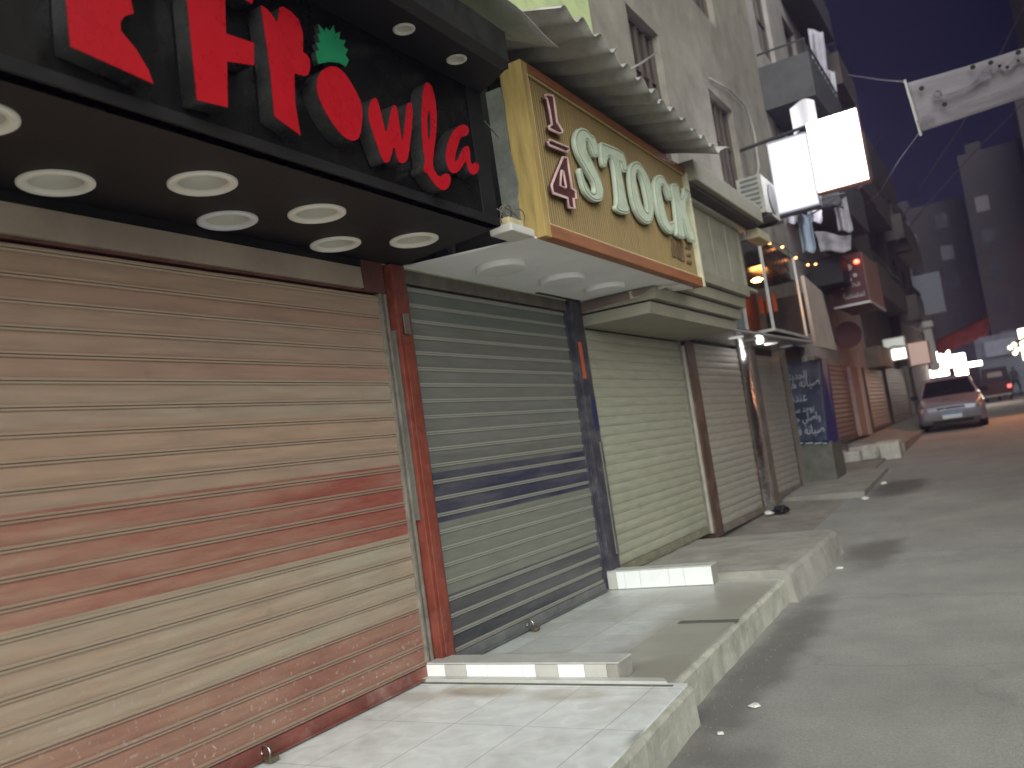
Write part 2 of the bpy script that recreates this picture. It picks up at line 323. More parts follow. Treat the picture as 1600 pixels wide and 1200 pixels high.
def shutter_mat(name, bands, lo, hi, ridge=None, fade=None, dust=(.36, .31, .24), dust_amt=.5, splash=None, metal=.15, rough=.55):
    """roller shutter paint: colour bands that change at given heights, worn through to dust in streaks, optional paint spatter low down"""
    m = bpy.data.materials.new(name); m.use_nodes = True; t = m.node_tree; L = t.links.new; p = t.nodes['Principled BSDF']
    g = N(m, 'ShaderNodeNewGeometry'); sp = N(m, 'ShaderNodeSeparateXYZ'); L(g.outputs['Position'], sp.inputs[0])
    wob = N(m, 'ShaderNodeTexNoise'); wob.inputs['Scale'].default_value = 3; mpw = N(m, 'ShaderNodeMapping'); mpw.inputs['Scale'].default_value = (1, .6, 12); L(g.outputs['Position'], mpw.inputs[0]); L(mpw.outputs[0], wob.inputs['Vector'])
    mr = N(m, 'ShaderNodeMapRange'); mr.inputs[1].default_value = lo; mr.inputs[2].default_value = hi; L(sp.outputs[2], mr.inputs[0])
    cr = N(m, 'ShaderNodeValToRGB'); cr.color_ramp.interpolation = 'CONSTANT'; L(mr.outputs[0], cr.inputs[0])
    el_ = cr.color_ramp.elements
    while len(el_) > 1: el_.remove(el_[-1])
    for i, (z, c) in enumerate(bands):
        e = el_[0] if i == 0 else el_.new(min(1, max(0, (z - lo) / (hi - lo))))
        if i == 0: e.position = 0
        e.color = (*c, 1)
    n1 = N(m, 'ShaderNodeTexNoise'); n1.inputs['Scale'].default_value = 2.2; n1.inputs['Detail'].default_value = 8; n1.inputs['Roughness'].default_value = .7
    mp = N(m, 'ShaderNodeMapping'); mp.inputs['Scale'].default_value = (1, .5, 3.2); L(g.outputs['Position'], mp.inputs[0]); L(mp.outputs[0], n1.inputs['Vector'])
    r1 = N(m, 'ShaderNodeMapRange'); r1.inputs[1].default_value = .36; r1.inputs[2].default_value = .72; r1.inputs[4].default_value = dust_amt; L(n1.outputs[0], r1.inputs[0])
    dsock = r1.outputs[0]
    if fade:      # the paint is dustier towards one end
        f1 = N(m, 'ShaderNodeMapRange'); f1.inputs[1].default_value = fade[0]; f1.inputs[2].default_value = fade[1]; f1.inputs[4].default_value = fade[2]; L(sp.outputs[1], f1.inputs[0])
        f2 = N(m, 'ShaderNodeMath', operation='ADD', use_clamp=True); L(dsock, f2.inputs[0]); L(f1.outputs[0], f2.inputs[1]); dsock = f2.outputs[0]
    mx = N(m, 'ShaderNodeMix', data_type='RGBA'); L(dsock, mx.inputs[0]); L(cr.outputs[0], mx.inputs[6]); mx.inputs[7].default_value = (*dust, 1)
    n2 = N(m, 'ShaderNodeTexNoise'); n2.inputs['Scale'].default_value = 22; n2.inputs['Detail'].default_value = 6; mp2 = N(m, 'ShaderNodeMapping'); mp2.inputs['Scale'].default_value = (1, .14, 1.3); L(g.outputs['Position'], mp2.inputs[0]); L(mp2.outputs[0], n2.inputs['Vector'])
    r2 = N(m, 'ShaderNodeMapRange'); r2.inputs[1].default_value = .3; r2.inputs[2].default_value = .7; r2.inputs[3].default_value = .86; r2.inputs[4].default_value = 1.08; L(n2.outputs[0], r2.inputs[0])
    m2 = N(m, 'ShaderNodeMix', data_type='RGBA', blend_type='MULTIPLY'); m2.inputs[0].default_value = 1; L(mx.outputs[2], m2.inputs[6]); L(r2.outputs[0], m2.inputs[7]); out = m2.outputs[2]
    if ridge:
        zr, pit, frac, rc, ra = ridge
        a1 = N(m, 'ShaderNodeMath', operation='SUBTRACT'); L(sp.outputs[2], a1.inputs[0]); a1.inputs[1].default_value = zr
        a2 = N(m, 'ShaderNodeMath', operation='DIVIDE'); L(a1.outputs[0], a2.inputs[0]); a2.inputs[1].default_value = pit
        a3 = N(m, 'ShaderNodeMath', operation='FRACT'); L(a2.outputs[0], a3.inputs[0])
        a4 = N(m, 'ShaderNodeMath', operation='LESS_THAN'); L(a3.outputs[0], a4.inputs[0]); a4.inputs[1].default_value = frac
        a5 = N(m, 'ShaderNodeMath', operation='MULTIPLY'); L(a4.outputs[0], a5.inputs[0]); a5.inputs[1].default_value = ra
        m3 = N(m, 'ShaderNodeMix', data_type='RGBA'); L(a5.outputs[0], m3.inputs[0]); L(out, m3.inputs[6]); m3.inputs[7].default_value = (*rc, 1); out = m3.outputs[2]
    # dark scuffs
    n4 = N(m, 'ShaderNodeTexNoise'); n4.inputs['Scale'].default_value = 5; n4.inputs['Detail'].default_value = 9; n4.inputs['Roughness'].default_value = .75; mp4 = N(m, 'ShaderNodeMapping'); mp4.inputs['Scale'].default_value = (1, .8, 1.6); mp4.inputs['Location'].default_value = (3, 5, 1); L(g.outputs['Position'], mp4.inputs[0]); L(mp4.outputs[0], n4.inputs['Vector'])
    r4 = N(m, 'ShaderNodeMapRange'); r4.inputs[1].default_value = .6; r4.inputs[2].default_value = .74; r4.inputs[4].default_value = .45; L(n4.outputs[0], r4.inputs[0])
    m4 = N(m, 'ShaderNodeMix', data_type='RGBA'); L(r4.outputs[0], m4.inputs[0]); L(out, m4.inputs[6]); m4.inputs[7].default_value = (.09, .08, .065, 1); out = m4.outputs[2]
    if splash:
        col, z0, z1, thr = splash
        v = N(m, 'ShaderNodeTexNoise'); v.inputs['Scale'].default_value = 34; v.inputs['Detail'].default_value = 5; v.inputs['Roughness'].default_value = .6; L(g.outputs['Position'], v.inputs['Vector'])
        a = N(m, 'ShaderNodeMapRange'); a.inputs[1].default_value = thr; a.inputs[2].default_value = thr + .03; L(v.outputs[0], a.inputs[0])
        zf = N(m, 'ShaderNodeMapRange'); zf.inputs[1].default_value = z1; zf.inputs[2].default_value = z0; L(sp.outputs[2], zf.inputs[0])
        mu = N(m, 'ShaderNodeMath', operation='MULTIPLY'); L(a.outputs[0], mu.inputs[0]); L(zf.outputs[0], mu.inputs[1])
        m5 = N(m, 'ShaderNodeMix', data_type='RGBA'); L(mu.outputs[0], m5.inputs[0]); L(out, m5.inputs[6]); m5.inputs[7].default_value = (*col, 1); out = m5.outputs[2]
    L(out, p.inputs['Base Color']); p.inputs['Metallic'].default_value = metal; p.inputs['Roughness'].default_value = rough
    bp = N(m, 'ShaderNodeBump'); bp.inputs['Strength'].default_value = .12; bp.inputs['Distance'].default_value = .01; L(n2.outputs[0], bp.inputs['Height']); L(bp.outputs[0], p.inputs['Normal'])
    return m
def tile_mat(name, c1, c2, grout, sx, sy, stain=(.35, .27, .18), samt=.5, rough=.35, off=(0, 0)):
    m = bpy.data.materials.new(name); m.use_nodes = True; t = m.node_tree; L = t.links.new; p = t.nodes['Principled BSDF']
    g = N(m, 'ShaderNodeNewGeometry'); mp = N(m, 'ShaderNodeMapping'); mp.inputs['Location'].default_value = (off[0], off[1], 0); L(g.outputs['Position'], mp.inputs[0])
    br = N(m, 'ShaderNodeTexBrick'); br.offset = 0.0; br.squash = 1; L(mp.outputs[0], br.inputs['Vector'])
    br.inputs['Color1'].default_value = (*c1, 1); br.inputs['Color2'].default_value = (*c2, 1); br.inputs['Mortar'].default_value = (*grout, 1)
    br.inputs['Scale'].default_value = 1; br.inputs['Mortar Size'].default_value = .003; br.inputs['Mortar Smooth'].default_value = .4; br.inputs['Brick Width'].default_value = sx; br.inputs['Row Height'].default_value = sy
    n1 = N(m, 'ShaderNodeTexNoise'); n1.inputs['Scale'].default_value = 1.7; n1.inputs['Detail'].default_value = 9; n1.inputs['Roughness'].default_value = .68; L(g.outputs['Position'], n1.inputs['Vector'])
    r1 = N(m, 'ShaderNodeMapRange'); r1.inputs[1].default_value = .5; r1.inputs[2].default_value = .75; r1.inputs[4].default_value = samt; L(n1.outputs[0], r1.inputs[0])
    mx = N(m, 'ShaderNodeMix', data_type='RGBA'); L(r1.outputs[0], mx.inputs[0]); L(br.outputs[0], mx.inputs[6]); mx.inputs[7].default_value = (*stain, 1)
    n2 = N(m, 'ShaderNodeTexNoise'); n2.inputs['Scale'].default_value = 6; n2.inputs['Detail'].default_value = 8; n2.inputs['Distortion'].default_value = 1.5; L(g.outputs['Position'], n2.inputs['Vector'])
    r2 = N(m, 'ShaderNodeMapRange'); r2.inputs[1].default_value = .3; r2.inputs[2].default_value = .7; r2.inputs[3].default_value = .84; r2.inputs[4].default_value = 1.06; L(n2.outputs[0], r2.inputs[0])
    m2 = N(m, 'ShaderNodeMix', data_type='RGBA', blend_type='MULTIPLY'); m2.inputs[0].default_value = 1; L(mx.outputs[2], m2.inputs[6]); L(r2.outputs[0], m2.inputs[7])
    L(m2.outputs[2], p.inputs['Base Color']); p.inputs['Roughness'].default_value = rough
    bp = N(m, 'ShaderNodeBump'); bp.inputs['Strength'].default_value = .3; bp.inputs['Distance'].default_value = .003; bp.invert = True; L(br.outputs[1], bp.inputs['Height']); L(bp.outputs[0], p.inputs['Normal'])
    return m

# ------------------------------------------------------------------ ground
ys = [-80, -20, -6, 0, 4, 8.5, 12, 16, 20, 27, 35, 45, 64, 100, 200, 400, 700]
g = MB(); xs = [-300, -60, -20, -6, 0, 3, 8, 20, 60, 300]
V = [[g.bm.verts.new((x, y, gz(y))) for x in xs] for y in ys]
for i in range(len(ys) - 1):
    for j in range(len(xs) - 1): g.bm.faces.new((V[i][j], V[i][j + 1], V[i + 1][j + 1], V[i + 1][j]))
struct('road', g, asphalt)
# shop platforms along the left side: edges follow the slightly skewed kerb line
white_tile = tile_mat('white_tile', (.80, .82, .80), (.73, .76, .75), (.38, .39, .37), .42, .62, samt=.35, off=(.1, .12))
grey_tile = tile_mat('grey_tile', (.60, .62, .60), (.50, .51, .48), (.27, .27, .24), .44, .44, stain=(.36, .33, .27), samt=.7, off=(.2, .3))
def platform(x0a, y0, x1a, y1, z, m, edge_m):
    """tiled top sheet on a plastered body whose street edge runs from (x0a,y0) to (x1a,y1)"""
    b_ = MB(); rows = []
    for k in range(49):
        f_ = k / 48; y = y0 + (y1 - y0) * f_; x = x0a + (x1a - x0a) * f_
        c1 = .012 * noise.noise((y * 7, 1, z)) + .03 * max(0, noise.noise((y * 2.3, 5, z)) - .35); c2 = .010 * noise.noise((y * 5, 9, z))
        rows.append([b_.bm.verts.new(p) for p in ((-.3, y, -.05), (-.3, y, z - .012), (x - .028, y, z - .012), (x - .012 - abs(c1), y, z - .014 - abs(c1) * .6), (x + c2 * .4, y, z - .03 - abs(c1)), (x + c2, y, z * .5), (x + .01 + c2, y, -.05))])
    for A, B in zip(rows, rows[1:]):
        for q in range(6): b_.bm.faces.new((A[q], A[q + 1], B[q + 1], B[q]))
    b_.bm.faces.new(rows[0]); b_.bm.faces.new(rows[-1][::-1])
    e = struct('kerb', b_, edge_m)
    t_ = MB(); i = .03
    t_.hexa([(-.3, y0 + .002, z - .011), (x0a - i, y0 + .002, z - .011), (x1a - i, y1 - .002, z - .011), (-.3, y1 - .002, z - .011), (-.3, y0 + .002, z), (x0a - i, y0 + .002, z), (x1a - i, y1 - .002, z), (-.3, y1 - .002, z)])
    return struct('pavement', t_, m), e
platform(1.98, .2, 1.77, 4.32, .215, white_tile, kerb_m)
platform(1.66, 4.325, 1.56, 7.28, .205, grey_tile, kerb_m)
# plain concrete slab before the third shop, its kerb rounded and chipped
b_ = MB()
prof = [(-.3, -.05), (-.3, .28), (1.50, .28), (1.575, .268), (1.61, .236), (1.63, .12), (1.66, -.05)]
rows = []
for k in range(73):
    y = 7.285 + 2.35 * k / 72; end = .05 * max(0, (k - 69)) / 3
    rows.append([b_.bm.verts.new((x + (noise.noise((y * 3, x * 5, z * 9)) * .025 if x > 1 else 0) - (end if x > 1 else 0), y, z + (noise.noise((y * 4, x, 3)) * .008 if z > .1 else 0))) for x, z in prof])
for A, B in zip(rows, rows[1:]):
    for j in range(len(prof) - 1): b_.bm.faces.new((A[j], A[j + 1], B[j + 1], B[j]))
b_.bm.faces.new(rows[0]); b_.bm.faces.new(rows[-1][::-1])
o = struct('pavement', b_, concrete)
b_ = MB(); b_.hexa([(-.3, 9.64, -.05), (1.0, 9.64, -.05), (1.0, 13.9, -.05), (-.3, 13.9, -.05), (-.3, 9.64, .13), (1.0, 9.64, .05), (1.0, 13.9, .185), (-.3, 13.9, .24)])
struct('pavement', b_, mat('dirt_concrete', (.25, .23, .20), .9, var=.35, scale=3, bump=.5, stain=(.12, .10, .085), stain_amt=.6))
b_ = MB(); b_.hexa([(-.3, 14.0, 0), (1.26, 13.9, 0), (1.2, 17.4, .1), (-.3, 17.4, .1), (-.3, 14.0, .29), (1.26, 13.9, .27), (1.2, 17.4, .36), (-.3, 17.4, .38)])
struct('pavement', b_, concrete)
b_ = MB(); b_.hexa([(-.3, 17.4, .1), (.9, 17.4, .1), (.9, 19.6, .2), (-.3, 19.6, .2), (-.3, 17.4, .34), (.9, 17.4, .32), (.9, 19.6, .42), (-.3, 19.6, .42)])
struct('pavement', b_, mat('dirt_concrete', (.2, .18, .155)))
b_ = MB(); b_.box((-.3, 21.6, .2), (1.15, 44, .0)); 
b_.bm.clear(); b_.hexa([(-.3, 21.0, .2), (1.15, 21.0, .2), (1.1, 46, .6), (-.3, 46, .6), (-.3, 21.0, .80), (1.15, 21.0, .62), (1.1, 46, 1.0), (-.3, 46, 1.1)])
struct('pavement', b_, mat('dirt_concrete', (.2, .18, .155)))
# right-hand pavement
b_ = MB()
for a, c in zip(ys[1:-3], ys[2:-2]):
    b_.hexa([(6.2, a, gz(a) - .1), (7.3, a, gz(a) - .1), (7.3, c, gz(c) - .1), (6.2, c, gz(c) - .1), (6.2, a, gz(a) + .14), (7.3, a, gz(a) + .14), (7.3, c, gz(c) + .14), (6.2, c, gz(c) + .14)])
struct('pavement', b_, concrete)

# ------------------------------------------------------------------ tiled dividers between the shop platforms
def divider(label, x0, x1, y0, y1, z0, z1, tiles):
    t = thing('tiled_divider', label, 'low divider', ((x0 + x1) / 2, (y0 + y1) / 2, z0), 'low tiled dividers between shop steps')
    b = MB(); b.box((x0, y0, z0), (x1 - .02, y1, z1 - .01), .004); b.build('core', concrete, t)
    b = MB(); b.box((x0 + .002, y0 - .006, z1 - .0095), (x1 - .018, y1, z1), .002); b.build('top_slab', mat('grey_marble', (.50, .50, .47), .4, var=.2, scale=5, bump=.05, stain=(.36, .34, .3), stain_amt=.5), t)
    x = x0
    for w, kind in tiles:
        b = MB(); j = random.uniform(-.0015, .0015)
        b.box((x + .0015, y0 - .012 + j, z0 + (.006 if kind != 'b' else .02)), (x + w - .0015, y0 - .0005, z1 - .011), .0015)
        b.build('tile', glaze_w if kind == 'w' else glaze_g if kind == 'g' else concrete, t); x += w
    return t
glaze_w = mat('white_glaze', (.86, .88, .86), .18, var=.06, scale=8, bump=.02, stain=(.7, .68, .62), stain_amt=.25)
glaze_g = mat('grey_glaze', (.50, .49, .45), .3, var=.12, scale=8, bump=.02)
divider('low tiled divider with alternating white and grey tiles, end of the red banded shutter', .02, 1.36, 4.36, 4.54, .205, .315,
        [(.14, 'w'), (.16, 'g'), (.15, 'w'), (.25, 'w'), (.09, 'w'), (.15, 'g'), (.17, 'w'), (.14, 'g'), (.07, 'b')])
divider('low tiled divider of nearly all white tiles, beside the dark post with blue tape', .02, 1.02, 7.14, 7.30, .205, .375,
        [(.09, 'g'), (.08, 'w'), (.15, 'w'), (.27, 'w'), (.14, 'w'), (.25, 'w')])

b = MB(); b.hexa([(0, 4.285, .2155), (1.66, 4.275, .2155), (1.62, 4.345, .2155), (0, 4.345, .2155), (0, 4.29, .235), (1.64, 4.28, .235), (1.60, 4.345, .235), (0, 4.345, .235)])
o = b.build('ledge_strip', mat('grey_marble', ())); tag(base_of(o), 'grey marble ledge strip at the foot of the alternating tile divider', 'ledge')
b = MB(); b.box((0, 4.255, .2155), (1.68, 4.274, .2195)); o = b.build('mortar_joint', mat('dark_mortar', (.12, .12, .10), .9, var=.3)); tag(base_of(o), 'dark mortar joint before the marble ledge strip', 'joint')
b = MB(); b.hexa([(1.18, 5.72, .2055), (1.60, 5.72, .2055), (1.60, 5.80, .2055), (1.18, 5.80, .2055), (1.18, 5.72, .209), (1.60, 5.72, .209), (1.60, 5.80, .209), (1.18, 5.80, .209)]); o = b.build('gap_strip', mat('dark_mortar', ())); tag(base_of(o), 'dark narrow strip for a gap in the grey tiled step near the kerb', 'gap strip')  # dark strip laid on the tiles stands for a gap
spots(white_tile, [(.55, 4.12, .32, .12, .8), (1.15, 4.1, .25, .12, .45), (.1, 4.0, .4, .1, .4)], (.30, .23, .15))
q = at(1006, 1152, Z=.215); spots(white_tile, [(q.x + .03, q.y, .10, .13, .85)], (.26, .255, .23))
spots(grey_tile, [(1.45, 5.6, .5, 1.4, .8), (1.2, 6.8, .9, .5, .6), (1.5, 4.6, .3, .3, .8)], (.27, .255, .21))
# ------------------------------------------------------------------ roller shutters
def slat_grooved(p):
    return [(0, -.001), (.003, .010), (.0105, .013), (.0135, -.002), (.0165, .010), (.024, .013), (.028, .000), (.036, .002), (.055, .004), (.085, .004), (.104, .003), (p - .004, .001)]
def slat_round(p):
    return [(0, -.004), (.004, .001), (.02, .006), (.045, .009), (.07, .007), (p - .006, .002), (p - .003, -.004)]
def curtain(y0, y1, z0, z1, prof_f, p, X=0., dent=.004, seed=0):
    b = MB(); n = max(10, int((y1 - y0) / .12)); rows = []; pr = []
    k = 0
    while z0 + k * p < z1:
        j = random.uniform(-.002, .002); tl = random.uniform(-.0015, .0015)
        pr += [(z0 + k * p + z, x + j, tl) for z, x in prof_f(p) if z0 + k * p + z <= z1]; k += 1
    for i in range(n + 1):
        y = y0 + (y1 - y0) * i / n
        rows.append([b.bm.verts.new((X + x + dent * noise.noise((y * 1.3, z * 1.8, seed)) + dent * .4 * noise.noise((y * 6, z * 5, seed + 5)), y, z + tl * (2 * i / n - 1))) for z, x, tl in pr])
    for A, B in zip(rows, rows[1:]):
        for j in range(len(pr) - 1): b.bm.faces.new((A[j], B[j], B[j + 1], A[j + 1]))
    return b
def roller_shutter(label, y0, y1, z0, z1, m, bar_m, rail_m, prof=slat_grooved, p=.112, X=0., seed=0, head=None, head_m=None):
    t = thing('roller_shutter', label, 'shutter', (X, (y0 + y1) / 2, z0))
    curtain(y0 + .01, y1 - .01, z0 + .075, z1, prof, p, X, seed=seed).build('curtain', m, t)
    b = MB(); b.box((X - .012, y0 + .012, z0 + .004), (X + .02, y1 - .012, z0 + .073), .004); b.build('bottom_bar', bar_m, t)
    b = MB(); b.box((X + .02, y0 + .02, z0 + .004), (X + .05, y1 - .02, z0 + .012), .002); b.build('floor_angle', bar_m, t)
    for y in (y0, y1):
        b = MB(); b.box((X - .03, y - .035, z0), (X + .022, y - .0305 + .018, z1), .003); b.box((X - .03, y + .0125, z0), (X + .022, y + .035, z1), .003); b.build('guide_rail', rail_m, t)
    if head:
        b = MB(); b.box((X - .02, y0, z1 - .0), (X + head, y1, z1 + .2), .004); b.build('header_box', head_m, t)
    return t
R1 = (.27, .055, .042); BE = (.38, .275, .195); RB = (.35, .215, .165)
sh1 = shutter_mat('shutter_red_beige', [(0, (.25, .095, .072)), (.655, (.37, .335, .25)), (1.115, R1), (1.57, (.34, .25, .19)), (1.68, BE), (1.90, (.35, .30, .23)), (2.12, RB), (2.23, (.34, .25, .19)), (2.45, RB), (2.56, BE)], 0, 3, ridge=(.297, .112, .25, (.40, .32, .24), .6), fade=(4.2, 1.6, .42), dust=(.38, .25, .175), dust_amt=.7, splash=((.46, .36, .31), .28, 1.0, .61))
sh2 = shutter_mat('shutter_grey_navy', [(0, (.030, .034, .045)), (.42, (.075, .078, .08)), (.66, (.20, .205, .165)), (1.14, (.032, .032, .07)), (1.48, (.14, .14, .128)), (1.60, (.165, .168, .15)), (2.2, (.15, .152, .135)), (2.55, (.13, .155, .135))], 0, 3, ridge=(.288, .112, .25, (.40, .39, .34), .8), dust=(.18, .178, .158), dust_amt=.55)
sh3 = shutter_mat('shutter_olive', [(0, (.37, .37, .28)), (1.2, (.39, .39, .30))], 0, 3, dust=(.33, .32, .24), dust_amt=.6)
sh4 = shutter_mat('shutter_taupe', [(0, (.40, .375, .32)), (1.2, (.42, .385, .33))], 0, 3, dust=(.34, .30, .25), dust_amt=.5)
roller_shutter('wide beige roller shutter with faded red bands, nearest the camera', .35, 4.40, .222, 2.70, sh1, mat('red_bar', (.20, .065, .05), .6, var=.4, stain=(.4, .3, .26), stain_amt=.5), grey_rail, seed=1)
roller_shutter('grey roller shutter with navy bands and dark foot, between red post and dark post', 4.64, 7.10, .213, 2.80, sh2, mat('grey_bar', (.13, .135, .13), .6, var=.4), navy_paint, seed=2)
roller_shutter('olive beige roller shutter under the stepped beige bulkhead', 7.42, 10.16, .288, 2.66, sh3, mat('olive_bar', (.2, .19, .13), .7, var=.4), grey_rail, slat_round, .095, seed=3)
roller_shutter('taupe roller shutter between brown post and mirrored column', 10.62, 12.78, .21, 2.66, sh4, mat('taupe_bar', (.2, .17, .14), .7, var=.4), brown_paint, slat_round, .098, seed=4)
roller_shutter('narrow taupe roller shutter just past the mirrored column, beside the blue banner', 13.72, 15.45, .29, 2.62, sh4, mat('taupe_bar', ()), brown_paint, slat_round, .098, seed=5)
# header strips over the first two shutters
b = MB(); b.hexa([(.0, .35, 2.715), (.034, .35, 2.715), (.034, 4.2, 2.715), (.0, 4.2, 2.715), (-.0, .35, 2.84), (.06, .35, 2.84), (.06, 4.16, 2.84), (.0, 4.2, 2.84)])
o = b.build('header_strip', mat('taupe_strip', (.30, .24, .185), .7, var=.2, scale=3, bump=.1)); tag(base_of(o), 'plain taupe strip along the top of the wide red banded shutter', 'trim board')
b = MB(); b.box((-.05, .1, 2.842), (.03, 4.205, 2.9065)); o = b.build('shutter_lintel', black_matt); tag(base_of(o), 'black lintel between taupe strip and black soffit', 'lintel')
b = MB(); b.box((-.05, 4.21, 2.70), (.028, 4.42, 2.9065)); o = b.build('lintel_end', mat('red_dark', (.13, .05, .04), .7, var=.4)); tag(base_of(o), 'short dark red lintel end beside the top of the red post', 'lintel')
b = MB(); b.box((-.06, .36, 2.700), (.012, 4.2, 2.7145)); o = b.build('lintel_bead', mat('red_dark', ())); tag(base_of(o), 'dark red bead under the taupe strip', 'lintel')
b = MB(); b.box((-.05, 4.64, 2.80), (.02, 7.12, 2.895)); o = b.build('shutter_lintel', mat('grey_dark', (.15, .13, .11), .7, var=.4)); tag(base_of(o), 'grey brown lintel under the white soffit above the grey shutter', 'lintel')

# posts
def post(name, label, parts, loc, cat='post'):
    t = thing(name, label, cat, loc)
    for nm, a, c, m, bv in parts:
        b = MB(); b.box(a, c, bv); b.build(nm, m, t)
    return t
post('shop_post', 'red oxide steel post between the first two shutters', [('channel', (-.1, 4.455, .21), (.075, 4.60, 2.9), red_paint, .006), ('web', (.076, 4.485, .3), (.088, 4.57, 2.35), red_paint, .003),
     ('rail', (-.05, 4.437, 1.2), (.05, 4.452, 2.45), steel, .002), ('hasp', (.089, 4.49, 2.42), (.10, 4.55, 2.56), steel, .003)], (0, 4.53, .21))
post('shop_post', 'dark navy post with an orange stripe and blue tape before the olive shutter', [('channel', (-.1, 7.14, .21), (.06, 7.36, 2.9), navy_paint, .006), ('stripe', (.0605, 7.17, 2.15), (.0635, 7.24, 2.5), orange_paint, 0),
     ('tape', (-.02, 7.361, 1.66), (.045, 7.366, 2.0), blue_tape, 0), ('tape', (.0605, 7.27, 1.66), (.064, 7.359, 1.98), blue_tape, 0), ('conduit', (.061, 7.30, .5), (.075, 7.35, 1.55), steel, .003)], (0, 7.25, .21))
post('shop_post', 'brown post with a pale edge strip between olive and taupe shutters', [('board', (-.1, 10.25, .2), (.07, 10.56, 2.66), brown_paint, .006), ('edge_strip', (-.04, 10.195, .27), (.05, 10.245, 2.6), mat('pale_strip', (.42, .40, .33), .5, var=.3), .003)], (0, 10.4, .2))
t = thing('mirror_column', 'column wrapped in crumpled mirror foil, reflecting street light', 'column', (0, 13.1, .2))
b = MB(); NR = 40
b.grid(lambda u_, v_: (.09 * math.sin(math.pi * u_) ** .55 + .012 * noise.noise((u_ * 3, v_ * 9, 2)) - .02, 12.86 + .42 * u_ + .008 * noise.noise((u_ * 2, v_ * 12, 7)), .2 + 2.5 * v_), 14, NR); b.build('foil', chrome, t, smooth=True)
b = MB(); b.box((-.1, 12.84, .18), (-.021, 13.3, 2.72)); b.build('core', dark_wall, t)
b = MB(); b.box((-.1, 13.32, .2), (.05, 13.66, 2.7), .006); b.build('side_board', mat('brown_grey', (.16, .13, .11), .6, var=.4, stain=(.3, .27, .23), stain_amt=.5), t)

# padlock and hasp on the grey shutter's foot
t = thing('padlock', 'small brass padlock hanging at the foot of the grey shutter', 'padlock', (.075, 5.62, .21))
ring = [(.06 + .028 * math.cos(a), 5.60, .262 + .028 * math.sin(a)) for a in [math.pi * k / 10 for k in range(-2, 13)]]
b = MB(); b.tube(ring, .006, 8); b.build('shackle', mat('bright_steel', (.5, .5, .48), .25, metal=1), t, smooth=True)
b = MB(); b.box((.072, 5.575, .208), (.125, 5.635, .242), .006); b.build('body', mat('brass', (.30, .27, .2), .35, metal=.9), t)
t = thing('padlock', 'small steel padlock at the foot of the wide red banded shutter', 'padlock', (.07, 2.98, .215))
ring = [(.05 + .03 * math.cos(a), 2.98, .262 + .03 * math.sin(a)) for a in [math.pi * k / 10 for k in range(-2, 13)]]
b = MB(); b.tube(ring, .006, 8); b.build('shackle', mat('bright_steel', ()), t, smooth=True)
b = MB(); b.box((.06, 2.95, .218), (.11, 3.01, .25), .006); b.build('body', mat('brass', ()), t)

# ------------------------------------------------------------------ black sign box over the first shop
ZS = 2.908; Y0F, Y1F = .1, 4.40
DL = [(.60, 1.55), (.21, 2.085), (.545, 2.555), (.20, 2.99), (.53, 3.29), (.19, 3.80), (.50, 4.16), (.20, .95), (.55, .6)]
t = thing('shop_sign', 'black shop fascia with red brush letters and a strawberry', 'shop sign', (.5, 2.3, ZS))
FAS = t
plate('soffit', [[(-.02, Y0F), (.96, Y0F), (.96, Y1F + .02), (-.02, 4.62)]] + [circle(x, y, .112) for x, y in DL], ZS, ZS + .012, mat('black_soffit', (.012, .010, .009), .5, var=.3, scale=4, bump=.05), t, frame='XY')
b = MB(); b.box((.90, Y0F, ZS + .0), (.958, Y1F, 3.80)); b.build('backboard', black_gloss, t)
b = MB(); b.box((.9585, Y0F, ZS + .001), (.972, Y1F + .015, ZS + .05), .003); b.build('lower_trim', black_matt, t)
b = MB(); b.box((.959, Y1F - .16, ZS + .052), (.968, Y1F, 3.745), .002); b.build('side_trim', black_matt, t)
UL = [(1.11, 3.46), (1.115, 3.93), (1.11, 2.9), (1.11, 2.3), (1.11, 1.7)]
plate('upper_soffit', [[(.9, Y0F), (1.25, Y0F), (1.25, 4.25), (.9, 4.45)]] + [circle(x, y, .042) for x, y in UL], 3.75, 3.76, black_matt, t, frame='XY')
b = MB(); b.hexa([(1.252, Y0F, 3.72), (1.315, Y0F, 3.74), (1.315, 4.17, 3.74), (1.252, 4.2, 3.72), (1.252, Y0F, 3.9), (1.315, Y0F, 3.92), (1.315, 4.17, 3.92), (1.252, 4.2, 3.9)]); b.build('upper_lip', mat('dark_lip', (.018, .018, .017), .5, var=.4, bump=.1), t)
b = MB(); b.box((.2, Y0F, 3.762), (1.25, 4.28, 3.80)); b.build('top_cover', black_matt, t)
# letters
C2 = 1 / 3.75
def letter(name, px, k=0, holes=(), ox=0., oy=0., sc=C2, m=red_face, depth=.085, XF=1.05, label=None, cut=None):
    lp = [yz(px, XF, sc, ox, oy)] + [yz(h, XF, sc, ox, oy) for h in holes]
    if k: lp = [chaikin(l, k) for l in lp]
    o = plate(name, lp, XF - depth, XF - .004, letter_side, FAS)
    f = plate('face', lp, XF - .003, XF, m, o)
    if label: o['label'] = label
    return o
letter('letter', [(104, -95), (104, 0), (110, 72), (240, 131), (232, 109), (213, 77), (189, 48), (188, 35), (195, 25), (209, 21), (205, 0), (196, -30), (240, -55), (262, -90), (200, -62), (150, -90)], sc=1)
letter('letter', [(288, -75), (293, 0), (308, 156), (356, 168), (355, 96), (397, 102), (397, 67), (353, 52), (352, 0), (351, -18), (375, -5), (394, 6), (400, -20), (398, -45), (350, -70)], sc=1)
